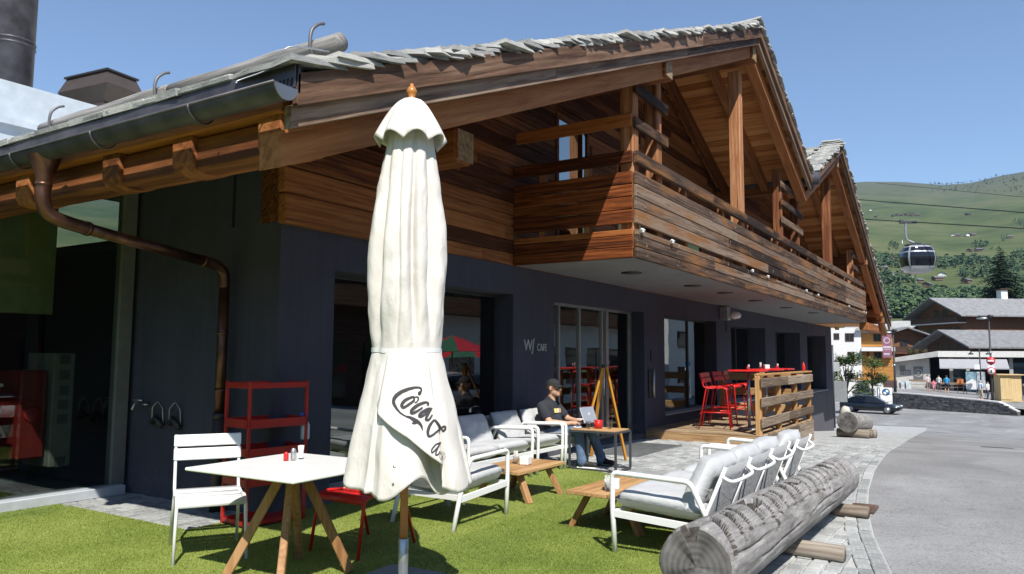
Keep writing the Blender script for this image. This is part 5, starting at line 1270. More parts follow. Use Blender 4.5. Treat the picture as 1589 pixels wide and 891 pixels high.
def win(parent, x, z, w_, h_, y, mf, mg, cross=True, name='window'):
    b = MB(); f = .07
    b.b2(x, x+w_, y-.05, y+.02, z+h_-f, z+h_); b.b2(x, x+w_, y-.05, y+.02, z, z+f); b.b2(x, x+f, y-.05, y+.02, z+f, z+h_-f); b.b2(x+w_-f, x+w_, y-.05, y+.02, z+f, z+h_-f)
    if cross: b.b2(x+w_/2-.03, x+w_/2+.03, y-.045, y+.02, z+f, z+h_-f)
    o = b.build(name, mf, parent); b = MB(); b.b2(x+f, x+w_-f, y-.02, y+.01, z+f, z+h_-f); b.build('pane', mg, o); return o
GP = plain('dark_pane', (.02, .025, .03), .08); WF = plain('brown_frame', (.09, .045, .03), .6); ORW = wood('larch_orange', (.32, .14, .03), (.48, .23, .06), (.6, .32, .1), 'x', .6, .6, .2); DKW = wood('dark_chalet_wood', (.035, .018, .012), (.085, .045, .03), (.15, .085, .055), 'x', .5, .75, .2); MDW = wood('brown_chalet_wood', (.12, .05, .025), (.22, .1, .05), (.33, .17, .09), 'x', .5, .75, .2)
WHT = plain('white_render', (.74, .73, .71), .85, 0, .03); GRS = stone('slate_roof', ((.13, .13, .135), (.2, .2, .205), (.28, .28, .28)), 1.5)
# white house with orange wood panels
D = 95; t = thing('white_orange_house', 'white house with orange larch panels and brown windows behind the parked car', 'building', tuple(at(1338, D)+Vector((0, 0, -3.1))), cam_rot(1338))
def lx(u): return (u-1338)*D*cu(1338)**2/FPX
def lz(v): return U(1338, v, D).z+3.1
b = MB(); b.b2(lx(1180), lx(1337), 0, 9, 0, lz(509)); b.b2(lx(1337), lx(1386), .6, 9, 0, lz(513)); b.build('wall', WHT, t)
b = MB(); b.b2(lx(1337)+.02, lx(1386)+.02, .5, .598, lz(538), lz(517)); b.b2(lx(1337)+.02, lx(1386)+.02, .5, .598, lz(590), lz(545)); b.build('larch_panel', ORW, t)
b = MB(); b.b2(lx(1337), lx(1388), -.6, .5, lz(545), lz(539)); b.build('balcony_band', WHT, t)
b = MB(); b.b2(lx(1330), lx(1390), -.5, 9, lz(513), lz(509)); b.build('eave', plain('eave_grey', (.4, .4, .4), .8), t)
for u0, u1, v0, v1 in ((1294, 1303, 527, 517), (1312, 1326, 530, 517), (1315, 1326, 556, 546)): win(t, lx(u0), lz(v0), lx(u1)-lx(u0), lz(v1)-lz(v0), 0, WF, GP)
for u0, u1, v0, v1 in ((1356, 1368, 530, 518), (1345, 1349, 552, 546), (1356, 1368, 557, 546)): win(t, lx(u0), lz(v0), lx(u1)-lx(u0), lz(v1)-lz(v0), .5, WF, GP)
for v in (590,): b = MB(); b.b2(lx(1326), lx(1388), -.9, -.7, lz(v), lz(v-4)); b.build('fence_rail', ORW, t)
bn = thing('banner', 'purple vertical street banner hanging on the lamp post', 'banner', tuple(at(1377, 77.9)+Vector((0, 0, -1.6))), cam_rot(1377)); k = 78*cu(1377)**2/FPX
z0 = U(1377, 555, 78).z+1.6; z1 = U(1377, 519, 78).z+1.6
b = MB(); b.b2(-7*k, 7*k, -.01, .01, z0, z1); b.build('cloth', plain('plum_cloth', (.3, .13, .2), .8, 0, .2), bn)
b = MB()
for i in range(24): a0, a1 = 2*pi*i/24, 2*pi*(i+1)/24; c = (z0+z1)/2+.5; b.add([(r*cos(a), -.016, c+r*sin(a)) for a, r in ((a0, .28), (a1, .28), (a1, .2), (a0, .2))], [(0, 1, 2, 3)], False)
PP = plain('pale_print', (.6, .5, .55), .8); b.build('printed_ring', PP, bn)
for xa, xb, za, zc_ in ((-.33, .33, .85, 1.05), (-.28, .28, .7, .76), (-.3, .2, .25, .4)): b = MB(); b.b2(xa, xb, -.018, -.014, z0+za, z0+zc_); b.build('printed_bar', PP, bn)

def house(name, label, u, D, zb, W, L, H, pitch, rz, wallm, roofm, gw=(), ov=1.0, base=None, bh=0, group=None):
    """gable front at y=0 facing -y, ridge along +y, seen in its own frame"""
    p = at(u, D); t = thing(name, label, 'building', (p.x, p.y, zb), cam_rot(u, rz), group); h = W/2
    def zt_(x): return H+(h-abs(x))*pitch
    b = MB(); b.prism([(-h, bh), (h, bh), (h, H), (0, H+h*pitch), (-h, H)], 'y', 0, L); b.build('wall', wallm, t)
    if base: b = MB(); b.b2(-h-.02, h+.02, -.02, L+.02, 0, bh); b.build('ground_floor', base, t)
    for s in (-1, 1):
        b = MB(); x1 = s*(h+ov); vs = [(0, -ov*1.3, H+h*pitch+.05), (x1, -ov*1.3, H-ov*pitch+.05), (x1, L+ov, H-ov*pitch+.05), (0, L+ov, H+h*pitch+.05)]
        b.add(vs+[(x, y, z+.22) for x, y, z in vs], [(0, 1, 2, 3), (7, 6, 5, 4), (0, 4, 5, 1), (1, 5, 6, 2), (2, 6, 7, 3), (3, 7, 4, 0)], False); b.build('roof_slope', roofm, t)
    return t
# big chalet
t = house('large_chalet', 'large dark chalet with long slate roof and skylights at the right', 1463, 150, -2, 13, 34, 10.9, .42, radians(-56), MDW, GRS, ov=1.6, base=WHT, bh=3.6)
for z in (6.2, 9.3):
    b = MB(); b.b2(-6.4, 6.4, -1.5, 0, z, z+.15); b.build('balcony_floor', WHT, t)
    b = MB(); b.b2(-6.4, 6.4, -1.52, -1.44, z+.15, z+1.05); b.build('balcony_parapet', DKW, t)
for x in (-4, -1.2, 1.6, 3.6):
    for z in (4.0, 7.0): win(t, x, z, 1.3, 1.7, -.01, WF, GP)
for x in (-1.8, .4): win(t, x, 10.2, 1.3, 1.6, -.01, WF, GP)
def side(t, y0, y1, z0, z1, x, m, name): b = MB(); b.b2(x, x+.1, y0, y1, z0, z1); return b.build(name, m, t)
SX = -6.6
side(t, .05, 9, 3.7, 10.6, SX, WHT, 'white_bay')
side(t, 3, 4.2, 5.6, 8.2, SX-.06, MDW, 'arched_door')
side(t, 9.2, 33, 3.7, 10.6, SX+.02, ORW, 'larch_panel')
for y in (11, 15, 19, 23, 27): side(t, y, y+1.6, 7.6, 9.4, SX-.04, GP, 'side_window')
for y in range(9, 33, 3): b = MB(); b.b2(SX-1.3, SX-1.22, y, y+2.4, 5.6, 6.6); b.build('balcony_panel', ORW if y != 18 else WHT, t)
b = MB(); b.b2(SX-1.3, SX, 9, 33, 5.45, 5.6); b.build('side_balcony_floor', WHT, t)
for y in (13.5, 17.5, 21.5, 25.5):
    b = MB(); x0, x1 = -4.9, -3.9; zz = lambda x: 10.9+(6.5-abs(x))*.42+.3; vs = [(x0, y, zz(x0)), (x1, y, zz(x1)), (x1, y+1.4, zz(x1)), (x0, y+1.4, zz(x0))]; b.add(vs+[(x, yy, z+.06) for x, yy, z in vs], [(0, 1, 2, 3), (7, 6, 5, 4), (0, 4, 5, 1), (1, 5, 6, 2), (2, 6, 7, 3), (3, 7, 4, 0)], False); b.build('skylight', plain('skylight_glass', (.08, .11, .16), .1), t)
b = MB(); b.b2(-1, .2, 11, 12.2, 12.8, 15.4, .03); ch = b.build('chimney', WHT, t); b = MB(); b.b2(-1.3, .5, 10.7, 12.5, 15.45, 15.62); b.build('chimney_cap', DKW, ch)
b = MB(); b.tube([(-7.6, 6.2, 3.5), (-7.2, 4.6, 10.5)], .22, 8); b.build('white_pole', WHT, t)
# front chalet
t = house('low_chalet', 'lower brown chalet with grey roof in front of the large chalet', 1474, 122, -2, 9.5, 22, 5.3, .4, radians(-54), DKW, GRS, ov=1.3)
for x in (-2.6, -1, .6): win(t, x, 4.4, 1, 1.3, -.01, WF, GP)
b = MB(); b.b2(.5, 4.7, -.5, 0, 2, 4.0); b.build('annex', WHT, t)
for x in (.9, 2.1, 3.3): win(t, x, 2.6, .9, .9, -.5, WF, GP)
for y in (6, 10, 14): side(t, y, y+2, 2.4, 4, -4.84, GP, 'side_window')
# left chalets
t = house('brown_chalet', 'brown timber chalet with stone roof behind the white house', 1405, 135, -2, 8.5, 14, 6.6, .36, radians(18), MDW, GRS, ov=1.2)
for z in (4.2,): b = MB(); b.b2(-4.2, 4.2, -1.4, 0, z, z+.15); b.build('balcony_floor', MDW, t); b = MB(); b.b2(-4.2, 4.2, -1.42, -1.34, z+.15, z+1.1); b.build('balcony_parapet', DKW, t)
for x in (-3.3, -.8, 1.7): win(t, x, 4.4, 1.2, 2, -.01, WF, GP); win(t, x, 1.4, 1.2, 1.6, -.01, WF, GP)
t = house('far_chalet', 'small chalet with pale stone roof between the brown chalet and the large chalet', 1424, 165, -1, 11, 12, 7.5, .36, radians(60), DKW, stone('pale_stone_roof', ((.28, .28, .27), (.38, .375, .36), (.5, .5, .48)), 1.5), ov=1.2)
# concrete pavilion with awning
D = 101; zb = zpl(at(1450, D).y); t = thing('concrete_pavilion', 'low concrete pavilion with grey awning and relief emblems facing the street', 'building', tuple(at(1450, D)+Vector((0, 0, zb))), cam_rot(1450))
def lx(u): return (u-1450)*D*cu(1450)**2/FPX
def lz(v): return U(1450, v, D).z-zb
CON = MT['concrete']
b = MB(); b.prism([(lx(1360), -.8), (lx(1443), -.8), (lx(1441), lz(556)), (lx(1360), lz(566))], 'y', 0, 8); b.build('wing_wall', CON, t)
b = MB(); b.prism([(lx(1352), lz(567)), (lx(1455), lz(553.5)), (lx(1455), lz(545)), (lx(1352), lz(561))], 'y', -1.2, 8); b.build('sloped_fascia', CON, t)
b = MB(); b.b2(lx(1455.2), lx(1640), -1.2, 9, lz(554), lz(545)); b.build('white_fascia', plain('white_fascia_paint', (.68, .67, .63), .8), t)
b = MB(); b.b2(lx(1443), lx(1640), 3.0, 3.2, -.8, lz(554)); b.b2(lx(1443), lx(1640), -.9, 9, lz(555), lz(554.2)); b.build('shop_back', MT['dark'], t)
for u in (1472, 1497, 1560, 1584): b = MB(); b.b2(lx(u), lx(u)+.35, -.4, .1, -.8, lz(555)); b.build('column', CON, t)
for u0, u1 in ((1478, 1497), (1500, 1520), (1563, 1583)):
    win(t, lx(u0), 0, lx(u1)-lx(u0), lz(568), .2, WF, plain('shop_pane', (.02, .05, .07), .08), False, 'shop_window')
    b = MB(); b.b2(lx(u0), lx(u1), -.1, .05, lz(568), lz(562)); b.build('sign_board', plain('petrol_board', (.02, .07, .1), .5), t)
b = MB(); b.prism([(-1.2, lz(557)), (-4.2, lz(570)), (-4.2, lz(571.5)), (-1.2, lz(558.5))], 'x', lx(1457), lx(1556)); b.build('awning', plain('grey_awning_cloth', (.34, .34, .36), .9), t)
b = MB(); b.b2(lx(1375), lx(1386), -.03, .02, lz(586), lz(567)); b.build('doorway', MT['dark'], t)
ST = plain('steel_relief', (.16, .165, .17), .5, .3)
b = MB(); b.b2(lx(1394), lx(1403), -.05, -.002, lz(576), lz(568)); b.b2(lx(1395), lx(1412), -.05, -.002, lz(583), lz(575)); b.build('relief_plaque', ST, t)
text('VEBE', .56, CON, t, lambda x, y, z: Vector((lx(1396)+x*.85, -.06-z, lz(582)+y)), 'plaque_lettering')
b = MB(); b.b2(lx(1416), lx(1431), -.05, -.002, lz(589), lz(569)); b.build('emblem_plaque', ST, t)
b = MB()
for i in range(24):
    for r0, r1 in ((.36, .46), (0, .2)): a0, a1 = 2*pi*i/24, 2*pi*(i+1)/24; b.add([((lx(1423.5))+r*cos(a), -.06, lz(579)+r*sin(a)) for a, r in ((a0, r1), (a1, r1), (a1, r0+.001), (a0, r0+.001))], [(0, 1, 2, 3)], False)
b.build('emblem', CON, t)
PD = 92
for u0, u1, v0, v1, c in ((1392, 1412, 606, 591, (.6, .64, .66)), (1365, 1390, 604, 590, (.12, .07, .06)), (1497, 1513, 605, 577, (.25, .4, .48)), (1514, 1527, 605, 577, (.45, .5, .55)), (1483, 1493, 597, 588, (.6, .2, .06))):
    p = thing('poster_board', {1392: 'white poster board with figures left of the bench', 1365: 'dark poster board below the white house', 1497: 'tall blue poster stand with snowy slope picture', 1514: 'narrow pale poster stand beside the snowy slope picture', 1483: 'small orange board behind the benches'}[u0], 'poster', tuple(at((u0+u1)/2, PD)+Vector((0, 0, zpl(at(u0, PD).y)))), cam_rot((u0+u1)/2)); k = PD*cu(u0)**2/FPX; w_ = (u1-u0)*k/2; z0 = U(u0, v0, PD).z-zpl(at(u0, PD).y); z1 = U(u0, v1, PD).z-zpl(at(u0, PD).y)
    b = MB(); b.b2(-w_, w_, -.03, .03, z0, z1); b.build('board', plain('poster_paint', c, .5, 0, .35, 0, 2), p)
    b = MB(); b.b2(-w_, -w_+.06, .03, .08, -.2, z1); b.b2(w_-.06, w_, .03, .08, -.2, z1); b.build('legs', MT['steelframe'], p)
    if u0 == 1392:
        b = MB()
        for x in (-.45, .05): b.ell((x, -.032, z1-.2), (.06, .006, .07), 8, 6); b.b2(x-.07, x+.07, -.036, -.03, z0+.12, z1-.28)
        b.build('figures', MT['blackrub'], p)
    if u0 == 1497: b = MB(); b.add([(-w_, -.034, z0+.1), (w_, -.034, z0+.1), (w_, -.034, z1-1.0), (.1, -.034, z1-.7), (-w_, -.034, z1-1.1)], [(0, 1, 2, 3, 4)], False); b.build('snow_print', WHT, p)
# street furniture
def lamppost(label, u, D, ztop, zb, arm=True):
    t = thing('street_lamp', label, 'street lamp', tuple(at(u, D)+Vector((0, 0, zb))), cam_rot(u)); b = MB(); b.lathe([(.13, 0), (.12, .8), (.085, 1.0), (.07, ztop-zb)], 12); b.build('pole', MT['blackrub'], t)
    if arm:
        b = MB(); b.tube(smooth_path([(0, 0, ztop-zb-.3), (-.2, -.2, ztop-zb), (-.75, -.4, ztop-zb+.05)], 4), .09, 8); b.build('arm', MT['blackrub'], t)
        b = MB(); b.ell((-.5, -.3, ztop-zb-.12), (.45, .18, .1), 12, 8); b.build('lamp_head', MT['steelgrey'], t); b = MB(); b.ell((.1, 0, ztop-zb+.05), (.25, .2, .17), 10, 8); b.build('spot_lamp', MT['blackrub'], t)
        for z in (ztop-zb-3.2, ): b = MB(); b.lathe([(.13, z), (.13, z+.15)], 10); b.tube([(0, 0, z+.07), (-.35, -.1, z)], .03, 6); b.build('fitting', MT['steelgrey'], t)
    return t
D = 79; zb = zpl(at(1537, D).y); lamppost('tall black street lamp carrying two round traffic signs at the right', 1537, D, U(1537, 492, D).z, zb)
lamppost('dark street lamp holding the purple banner', 1387, 78.5, U(1387, 514, 78.5).z, -1.6)
def disc(name, r, z, m, t, y=-.11): b = MB(); b.lathe([(r, -.012), (r, .012)], 24); xf(b, Matrix.Translation((0, y, z)) @ Matrix.Rotation(pi/2, 4, 'X')); return b.build(name, m, t)
SR = plain('sign_red', (.6, .02, .03), .4); k = D/FPX
sg = thing('traffic_sign', 'red no-entry sign with white plate on the tall lamp', 'sign', tuple(at(1537, D-.2)+Vector((0, 0, zb))), cam_rot(1537)); zc = U(1537, 560, D).z-zb
disc('face', .34, zc, SR, sg); b = MB(); b.b2(-.24, .24, -.13, -.124, zc-.07, zc+.07); b.build('bar', MT['white'], sg); b = MB(); b.b2(-.26, .26, -.12, -.1, zc-.62, zc-.38); b.build('plate', MT['white'], sg)
sg = thing('traffic_sign', 'white round sign with red rim below the no-entry sign', 'sign', tuple(at(1537, D-.2)+Vector((0, 0, zb))), cam_rot(1537)); zc = U(1537, 576, D).z-zb
disc('rim', .34, zc, SR, sg); disc('face', .26, zc, MT['white'], sg, -.125); b = MB(); b.b2(-.05, .05, -.145, -.139, zc-.14, zc+.14); b.build('symbol', MT['blackrub'], sg)
D = 90; zb = zpl(at(1520, D).y); t = thing('twin_lantern', 'black lamp post with two bell lanterns before the pavilion', 'street lamp', tuple(at(1520, D)+Vector((0, 0, zb))), cam_rot(1520)); k = D/FPX; zt_ = U(1520, 547, D).z-zb
b = MB(); b.tube([(0, 0, 0), (0, 0, zt_+.4)], .06, 8); b.tube([(-.75, 0, zt_+.1), (.75, 0, zt_+.1)], .035, 8); b.build('post', MT['blackrub'], t)
for s in (-1, 1): b = MB(); b.lathe([(.26, -.22), (.2, -.1), (.07, .0), (.04, .14)], 12, (s*.75, 0, zt_)); b.build('lantern', MT['blackrub'], t)
b = MB(); b.b2(-.5, -.02, -.1, -.06, zt_-1.7, zt_-1.2); b.build('small_sign', MT['white'], t)
D = 84; zb = zpl(at(1560, D).y); k = D*cu(1560)/FPX; t = thing('wooden_kiosk', 'pale plywood kiosk with flat roof at the right', 'kiosk', tuple(at(1561, D)+Vector((0, 0, zb))), cam_rot(1561)); PLY = wood('plywood', (.5, .36, .17), (.62, .46, .24), (.7, .54, .3), 'z', .5, .7, .1); H = (613-572.5)*k
b = MB(); b.box((0, .6, H/2), (1.75, 1.5, H), rotz(.35)); b.build('walls', PLY, t); b = MB(); b.box((0, .6, H+.04), (2.3, 2.0, .08), rotz(.35)); b.build('roof', PLY, t)
b = MB(); b.box((-.12, -.28, H*.48), (.9, .03, H*.8), rotz(.35)); b.build('door', PLY, t)
def bench(label, u, D, L): 
    zb = zpl(at(u, D).y); t = thing('street_bench', label, 'bench', tuple(at(u, D)+Vector((0, 0, zb))), cam_rot(u), 'benches on the upper street')
    b = MB(); b.box((0, 0, .45), (L, .4, .06)); b.build('seat', MT['railwood'], t); b = MB(); b.box((0, .22, .85), (L, .06, .22)); b.build('backrest', MT['railwood'], t)
    for s in (-1, 1): b = MB(); b.box((s*L*.4, .1, .42), (.08, .4, .84)); b.build('leg', MT['steelframe'], t)
bench('grey wooden bench behind the walking group', 1470, 93, 3.4); bench('grey wooden bench by the concrete wing wall', 1424, 93, 1.9)
def walker(label, u, D, h_, shirt, legs, hair, sx=0, bare=False):
    zb = zpl(at(u, D).y); t = thing('person', label, 'person', tuple(at(u, D)+Vector((0, 0, zb-.03))), cam_rot(u, sx), 'people on the upper street'); s = h_/1.72
    def q(*a): return tuple(x*s for x in a)
    blob('body', [(q(0, 0, 1.6), q(.085, .1, .12)), (q(0, 0, 1.4), q(0, 0, 1.52), .05*s, .05*s), (q(0, 0, 1.0), q(0, 0, 1.36), .13*s, .15*s), (q(-.2, 0, 1.36), q(-.27, .02, 1.08), .05*s, .042*s), (q(-.27, .02, 1.08), q(-.24, -.12, .86), .042*s, .036*s), (q(.2, 0, 1.36), q(.27, .02, 1.08), .05*s, .042*s), (q(.27, .02, 1.08), q(.25, -.1, .86), .042*s, .036*s), (q(-.1, 0, .9), q(-.12, -.08, .48), .085*s, .062*s), (q(-.12, -.08, .48), q(-.12, .02, .06), .06*s, .045*s), (q(.1, 0, .9), q(.12, .06, .48), .085*s, .062*s), (q(.12, .06, .48), q(.12, .1, .06), .06*s, .045*s), (q(-.12, .04, .04), q(-.12, -.16, .04), .045*s, .04*s), (q(.12, .12, .04), q(.12, -.08, .04), .045*s, .04*s)], SKIN, t, .024, 1)
    blob('top', [(q(0, 0, .95), q(0, 0, 1.36), .16*s, .17*s), (q(-.16, 0, 1.38), q(.16, 0, 1.38), .07*s, .07*s), (q(-.2, 0, 1.36), q(-.25, .01, 1.16), .07*s, .065*s), (q(.2, 0, 1.36), q(.25, .01, 1.16), .07*s, .065*s)], shirt, t, .024, 1)
    e = .55 if bare else .12
    blob('trousers', [(q(0, 0, .9), q(0, 0, .97), .16*s, .16*s), (q(-.1, 0, .88), q(-.12, -.07, .5), .1*s, .08*s), (q(.1, 0, .88), q(.12, .05, .5), .1*s, .08*s)]+([] if bare else [(q(-.12, -.07, .5), q(-.12, .02, .1), .08*s, .07*s), (q(.12, .05, .5), q(.12, .1, .1), .08*s, .07*s)]), legs, t, .024, 1)
    blob('hair', [(q(0, .02, 1.65), q(.098, .11, .1))], hair, t, .02, 1)
def cl(c): return plain('cloth', c, .9)
HB, HK = cl((.06, .035, .02)), cl((.02, .018, .018))
walker('walker in white top and red rucksack at the left of the group', 1438, 90, 1.68, cl((.6, .5, .5)), cl((.2, .16, .15)), HB, .5, True)
walker('child in a pink top between the walkers', 1447, 90, 1.2, cl((.7, .2, .3)), cl((.6, .3, .35)), HB, .3, True)
walker('walker in a pale top behind the child', 1455, 92, 1.66, cl((.6, .58, .55)), cl((.1, .1, .12)), HK, -.4)
walker('walker in a bright blue shirt and dark shorts', 1467, 90, 1.76, cl((.04, .3, .55)), cl((.03, .035, .05)), HB, 2.8, True)
walker('man in pale shirt and beige trousers near the poster stand', 1519, 84, 1.72, cl((.5, .6, .7)), cl((.5, .45, .36)), cl((.5, .48, .45)), -.9)
walker('person in white shirt and dark trousers left of the lamp', 1530, 84, 1.7, cl((.65, .65, .65)), cl((.04, .05, .09)), HK, 1.2)
walker('person in dark clothes at the right edge behind the kiosk', 1585, 88, 1.72, cl((.03, .03, .035)), cl((.05, .05, .06)), HK, .2)
# maker's pylon
D = 74; k = D*cu(1371)/FPX; t = thing('dealer_pylon', 'white three-panel car maker pylon with blue and white roundel', 'sign', tuple(at(1371, D)+Vector((0, 0, -3.06))), cam_rot(1371, .15)); H = (633-597.5)*k
for i in range(3): b = MB(); b.b2(-.43, .55, -.12, .12, .15+i*(H-.15)/3+.03, .15+(i+1)*(H-.15)/3-.01, .01); b.build('panel', MT['white'], t)
b = MB(); b.tube([(-.52, 0, 0), (-.52, 0, H)], .11, 10); b.build('mast', MT['steelgrey'], t)
zc = H-.38
def sect(r0, r1, a0, a1, y, m, name):
    b = MB(); n = 12
    for i in range(n): p, q = a0+(a1-a0)*i/n, a0+(a1-a0)*(i+1)/n; b.add([(.06+r*cos(a), y, zc+r*sin(a)) for a, r in ((p, r1), (q, r1), (q, r0), (p, r0))], [(0, 1, 2, 3)], False)
    b.build(name, m, t)
BLU = plain('badge_blue', (.02, .2, .55), .4)
sect(.22, .31, 0, 2*pi, -.135, MT['blackrub'], 'badge_ring'); 
for i in range(4): sect(.004, .22, i*pi/2, (i+1)*pi/2, -.134, BLU if i % 2 else MT['white'], 'badge_quarter')
# direction board, low white wall, bollard
t = thing('white_low_wall', 'white rendered low wall below the white house', 'wall', tuple(at(1335, 86)+Vector((0, 0, -3.1))), cam_rot(1335)); b = MB(); b.box((-.6, 0, 1.1), (5.2, .4, 2.2)); b.build('wall', WHT, t); b = MB(); b.box((-.6, 0, 2.24), (5.3, .5, .07)); b.build('coping', CON, t)
t = thing('grey_notice_board', 'grey backs of two notice panels on a post past the cafe corner', 'sign', tuple(at(1302, 44)+Vector((0, 0, gz(44)))), cam_rot(1302)); k = 44/FPX
b = MB(); b.tube([(-.32, 0, 0), (-.32, 0, 4.4)], .05, 8); b.build('post', MT['steelframe'], t); b = MB(); b.b2(-.3, .33, -.03, .03, 1.4, 2.5, .01); b.build('panel', plain('sign_back_grey', (.3, .31, .31), .5, .3), t); b = MB(); b.b2(-.4, 0, -.03, .03, 3.0, 3.5, .01); b.build('upper_panel', plain('sign_back_pale', (.5, .5, .5), .5, .3), t)
t = thing('stone_bollard', 'pale rounded stone bollard at the cafe corner', 'bollard', (35.2, 5.4, gz(35.2))); b = MB(); b.lathe([(.22, 0), (.22, .85), (.17, 1.0), (0, 1.05)], 14); b.build('shaft', plain('pale_stone', (.5, .48, .43), .85), t)

# ------------------------------------------------------------------ cars
def car(label, loc, rz, paint, st, wheels, name='parked_car', L=4.7):
    t = thing(name, label, 'car', loc, rz)
    b = MB(); vs = []; fs = []; n = 0          # station: x, half width, z low, z shoulder, z deck
    ring = lambda x, w_, z0, z1, z2: [(x, -w_*.86, z0), (x, -w_, z0+.1), (x, -w_*1.0, (z0+z1)/2), (x, -w_*.985, z1), (x, -w_*.9, z2-.02), (x, -w_*.5, z2+.015), (x, 0, z2+.02), (x, w_*.5, z2+.015), (x, w_*.9, z2-.02), (x, w_*.985, z1), (x, w_, (z0+z1)/2), (x, w_, z0+.1), (x, w_*.86, z0)]
    for s in st: vs += ring(*s)
    m = 13
    for i in range(len(st)-1):
        for j in range(m): fs.append((i*m+j, i*m+(j+1) % m, (i+1)*m+(j+1) % m, (i+1)*m+j))
    fs += [tuple(range(m)), tuple((len(st)-1)*m+j for j in range(m))]
    b.add(vs, fs, True); o = b.build('body', paint, t); q = o.modifiers.new('s', 'SUBSURF'); q.levels = q.render_levels = 2
    gh = wheels['cab']; G = plain('car_glass', (.012, .014, .018), .05); b = MB(); vs = []; fs = []
    for x, w0, z0, w1, z1 in gh: vs += [(x, -w0, z0), (x, -(w0+w1)/2-.02, (z0+z1)/2), (x, -w1, z1-.02), (x, 0, z1+.015), (x, w1, z1-.02), (x, (w0+w1)/2+.02, (z0+z1)/2), (x, w0, z0)]
    for i in range(len(gh)-1):
        for j in range(6): fs.append((i*7+j, i*7+j+1, (i+1)*7+j+1, (i+1)*7+j))
    b.add(vs, fs, True); b.build('windows', G, t)
    b = MB(); vs = []; fs = []; rf = [g for g in gh if g[4] > wheels['roofz']]
    for x, w0, z0, w1, z1 in rf: vs += [(x, -w1-.03, z1-.07), (x, -w1*.97, z1-.005), (x, 0, z1+.035), (x, w1*.97, z1-.005), (x, w1+.03, z1-.07)]
    for i in range(len(rf)-1):
        for j in range(4): fs.append((i*5+j, i*5+j+1, (i+1)*5+j+1, (i+1)*5+j))
    b.add(vs, fs, True); b.build('roof', paint, t)
    for x in wheels['x']:
        for s in (-1, 1):
            b = MB(); b.lathe([(.22, -.1), (.3, -.11), (.325, -.07), (.325, .07), (.3, .11), (.22, .1)], 22, cap=False); xf(b, Matrix.Translation((x, s*wheels['w'], .325)) @ Matrix.Rotation(pi/2, 4, 'X')); wh = b.build('wheel', MT['blackrub'], t)
            b = MB(); b.lathe([(.235, -.1), (.235, .1)], 20)
            for i in range(5): a = 2*pi*i/5; b.box((cos(a)*.12, sin(a)*.12, -.105 if s > 0 else .105), (.2, .05, .02), rotz(a))
            xf(b, Matrix.Translation((x, s*wheels['w'], .325)) @ Matrix.Rotation(pi/2, 4, 'X')); b.build('rim', MT['steelgrey'], wh)
    for s in (-1, 1):
        b = MB(); b.ell((L-.22, s*.62, .64), (.16, .16, .07), 10, 8); b.build('headlight', plain('lamp_lens', (.6, .62, .65), .1), t)
        b = MB(); b.ell((.08, s*.6, .74), (.06, .2, .07), 10, 8); b.build('tail_light', SR, t)
        b = MB(); b.ell((wheels['mir'], s*.98, .96), (.08, .1, .06), 10, 8); b.build('mirror', paint, t)
    return t
def paint(name, c):
    m, t, p = newmat(name); mp = mapping(t, (1, 1, 1)); n = noi(t, mp.outputs[0], 3, 3); r = ramp(t, n.outputs[0], [(.3, tuple(x*.92 for x in c)), (.7, c)]); t.links.new(r.outputs[0], p.inputs['Base Color']); p.inputs['Roughness'].default_value = .3; p.inputs['Metallic'].default_value = .1; p.inputs['Coat Weight'].default_value = 1; return m
SED = [(0, .7, .32, .6, .84), (.12, .82, .22, .66, .93), (.9, .9, .2, .7, .95), (1.8, .91, .2, .68, .92), (3.1, .91, .2, .66, .9), (3.7, .9, .2, .64, .82), (4.4, .84, .22, .56, .72), (4.7, .66, .3, .48, .6)]
SEDW = dict(x=(.95, 3.75), w=.8, mir=3.0, roofz=1.3, cab=[(.35, .7, .93, .66, .95), (.95, .76, .93, .6, 1.3), (1.5, .78, .92, .58, 1.4), (2.2, .78, .9, .58, 1.41), (2.7, .78, .9, .58, 1.36), (3.55, .74, .84, .68, .87)])
p = at(1303, 71); c1 = car('black saloon car parked before the pylon', (p.x, p.y, -3.05), cam_rot(1340, radians(-14)), paint('black_paint', (.004, .005, .009)), SED, SEDW)
# ------------------------------------------------------------------ gondola and cables
D = 63; g = U(1424, 402, D); k = D/FPX; gt = thing('cable_car', 'dark glass gondola cabin hanging from the cable over the village', 'gondola', (g.x, g.y, g.z), cam_rot(1424, radians(22))); gt.scale = (.94, .94, .94)
b = MB(); vs = []; fs = []; SIV = plain('silver_cabin', (.52, .52, .54), .3, .5)
prof = [(.5, -1.12), (.8, -1.02), (.98, -.7), (1.06, -.3), (1.1, 0), (1.04, .5), (.9, .85), (.7, 1.02), (.3, 1.07)]
def rsq(r, z, n=32, e=3.2, sx=1.1, sy=.95): return [(sx*r*math.copysign(abs(cos(t_))**(2/e), cos(t_)), sy*r*math.copysign(abs(sin(t_))**(2/e), sin(t_)), z) for t_ in [2*pi*i/n+.05 for i in range(n)]]
for r, z in prof: vs += rsq(r, z)
for i in range(len(prof)-1):
    for j in range(32): fs.append((i*32+j, i*32+(j+1) % 32, (i+1)*32+(j+1) % 32, (i+1)*32+j))
fs += [tuple(reversed(range(32))), tuple((len(prof)-1)*32+j for j in range(32))]; b.add(vs, fs, True); b.build('cabin', SIV, gt)
GG = plain('cabin_glass', (.012, .014, .02), .08)
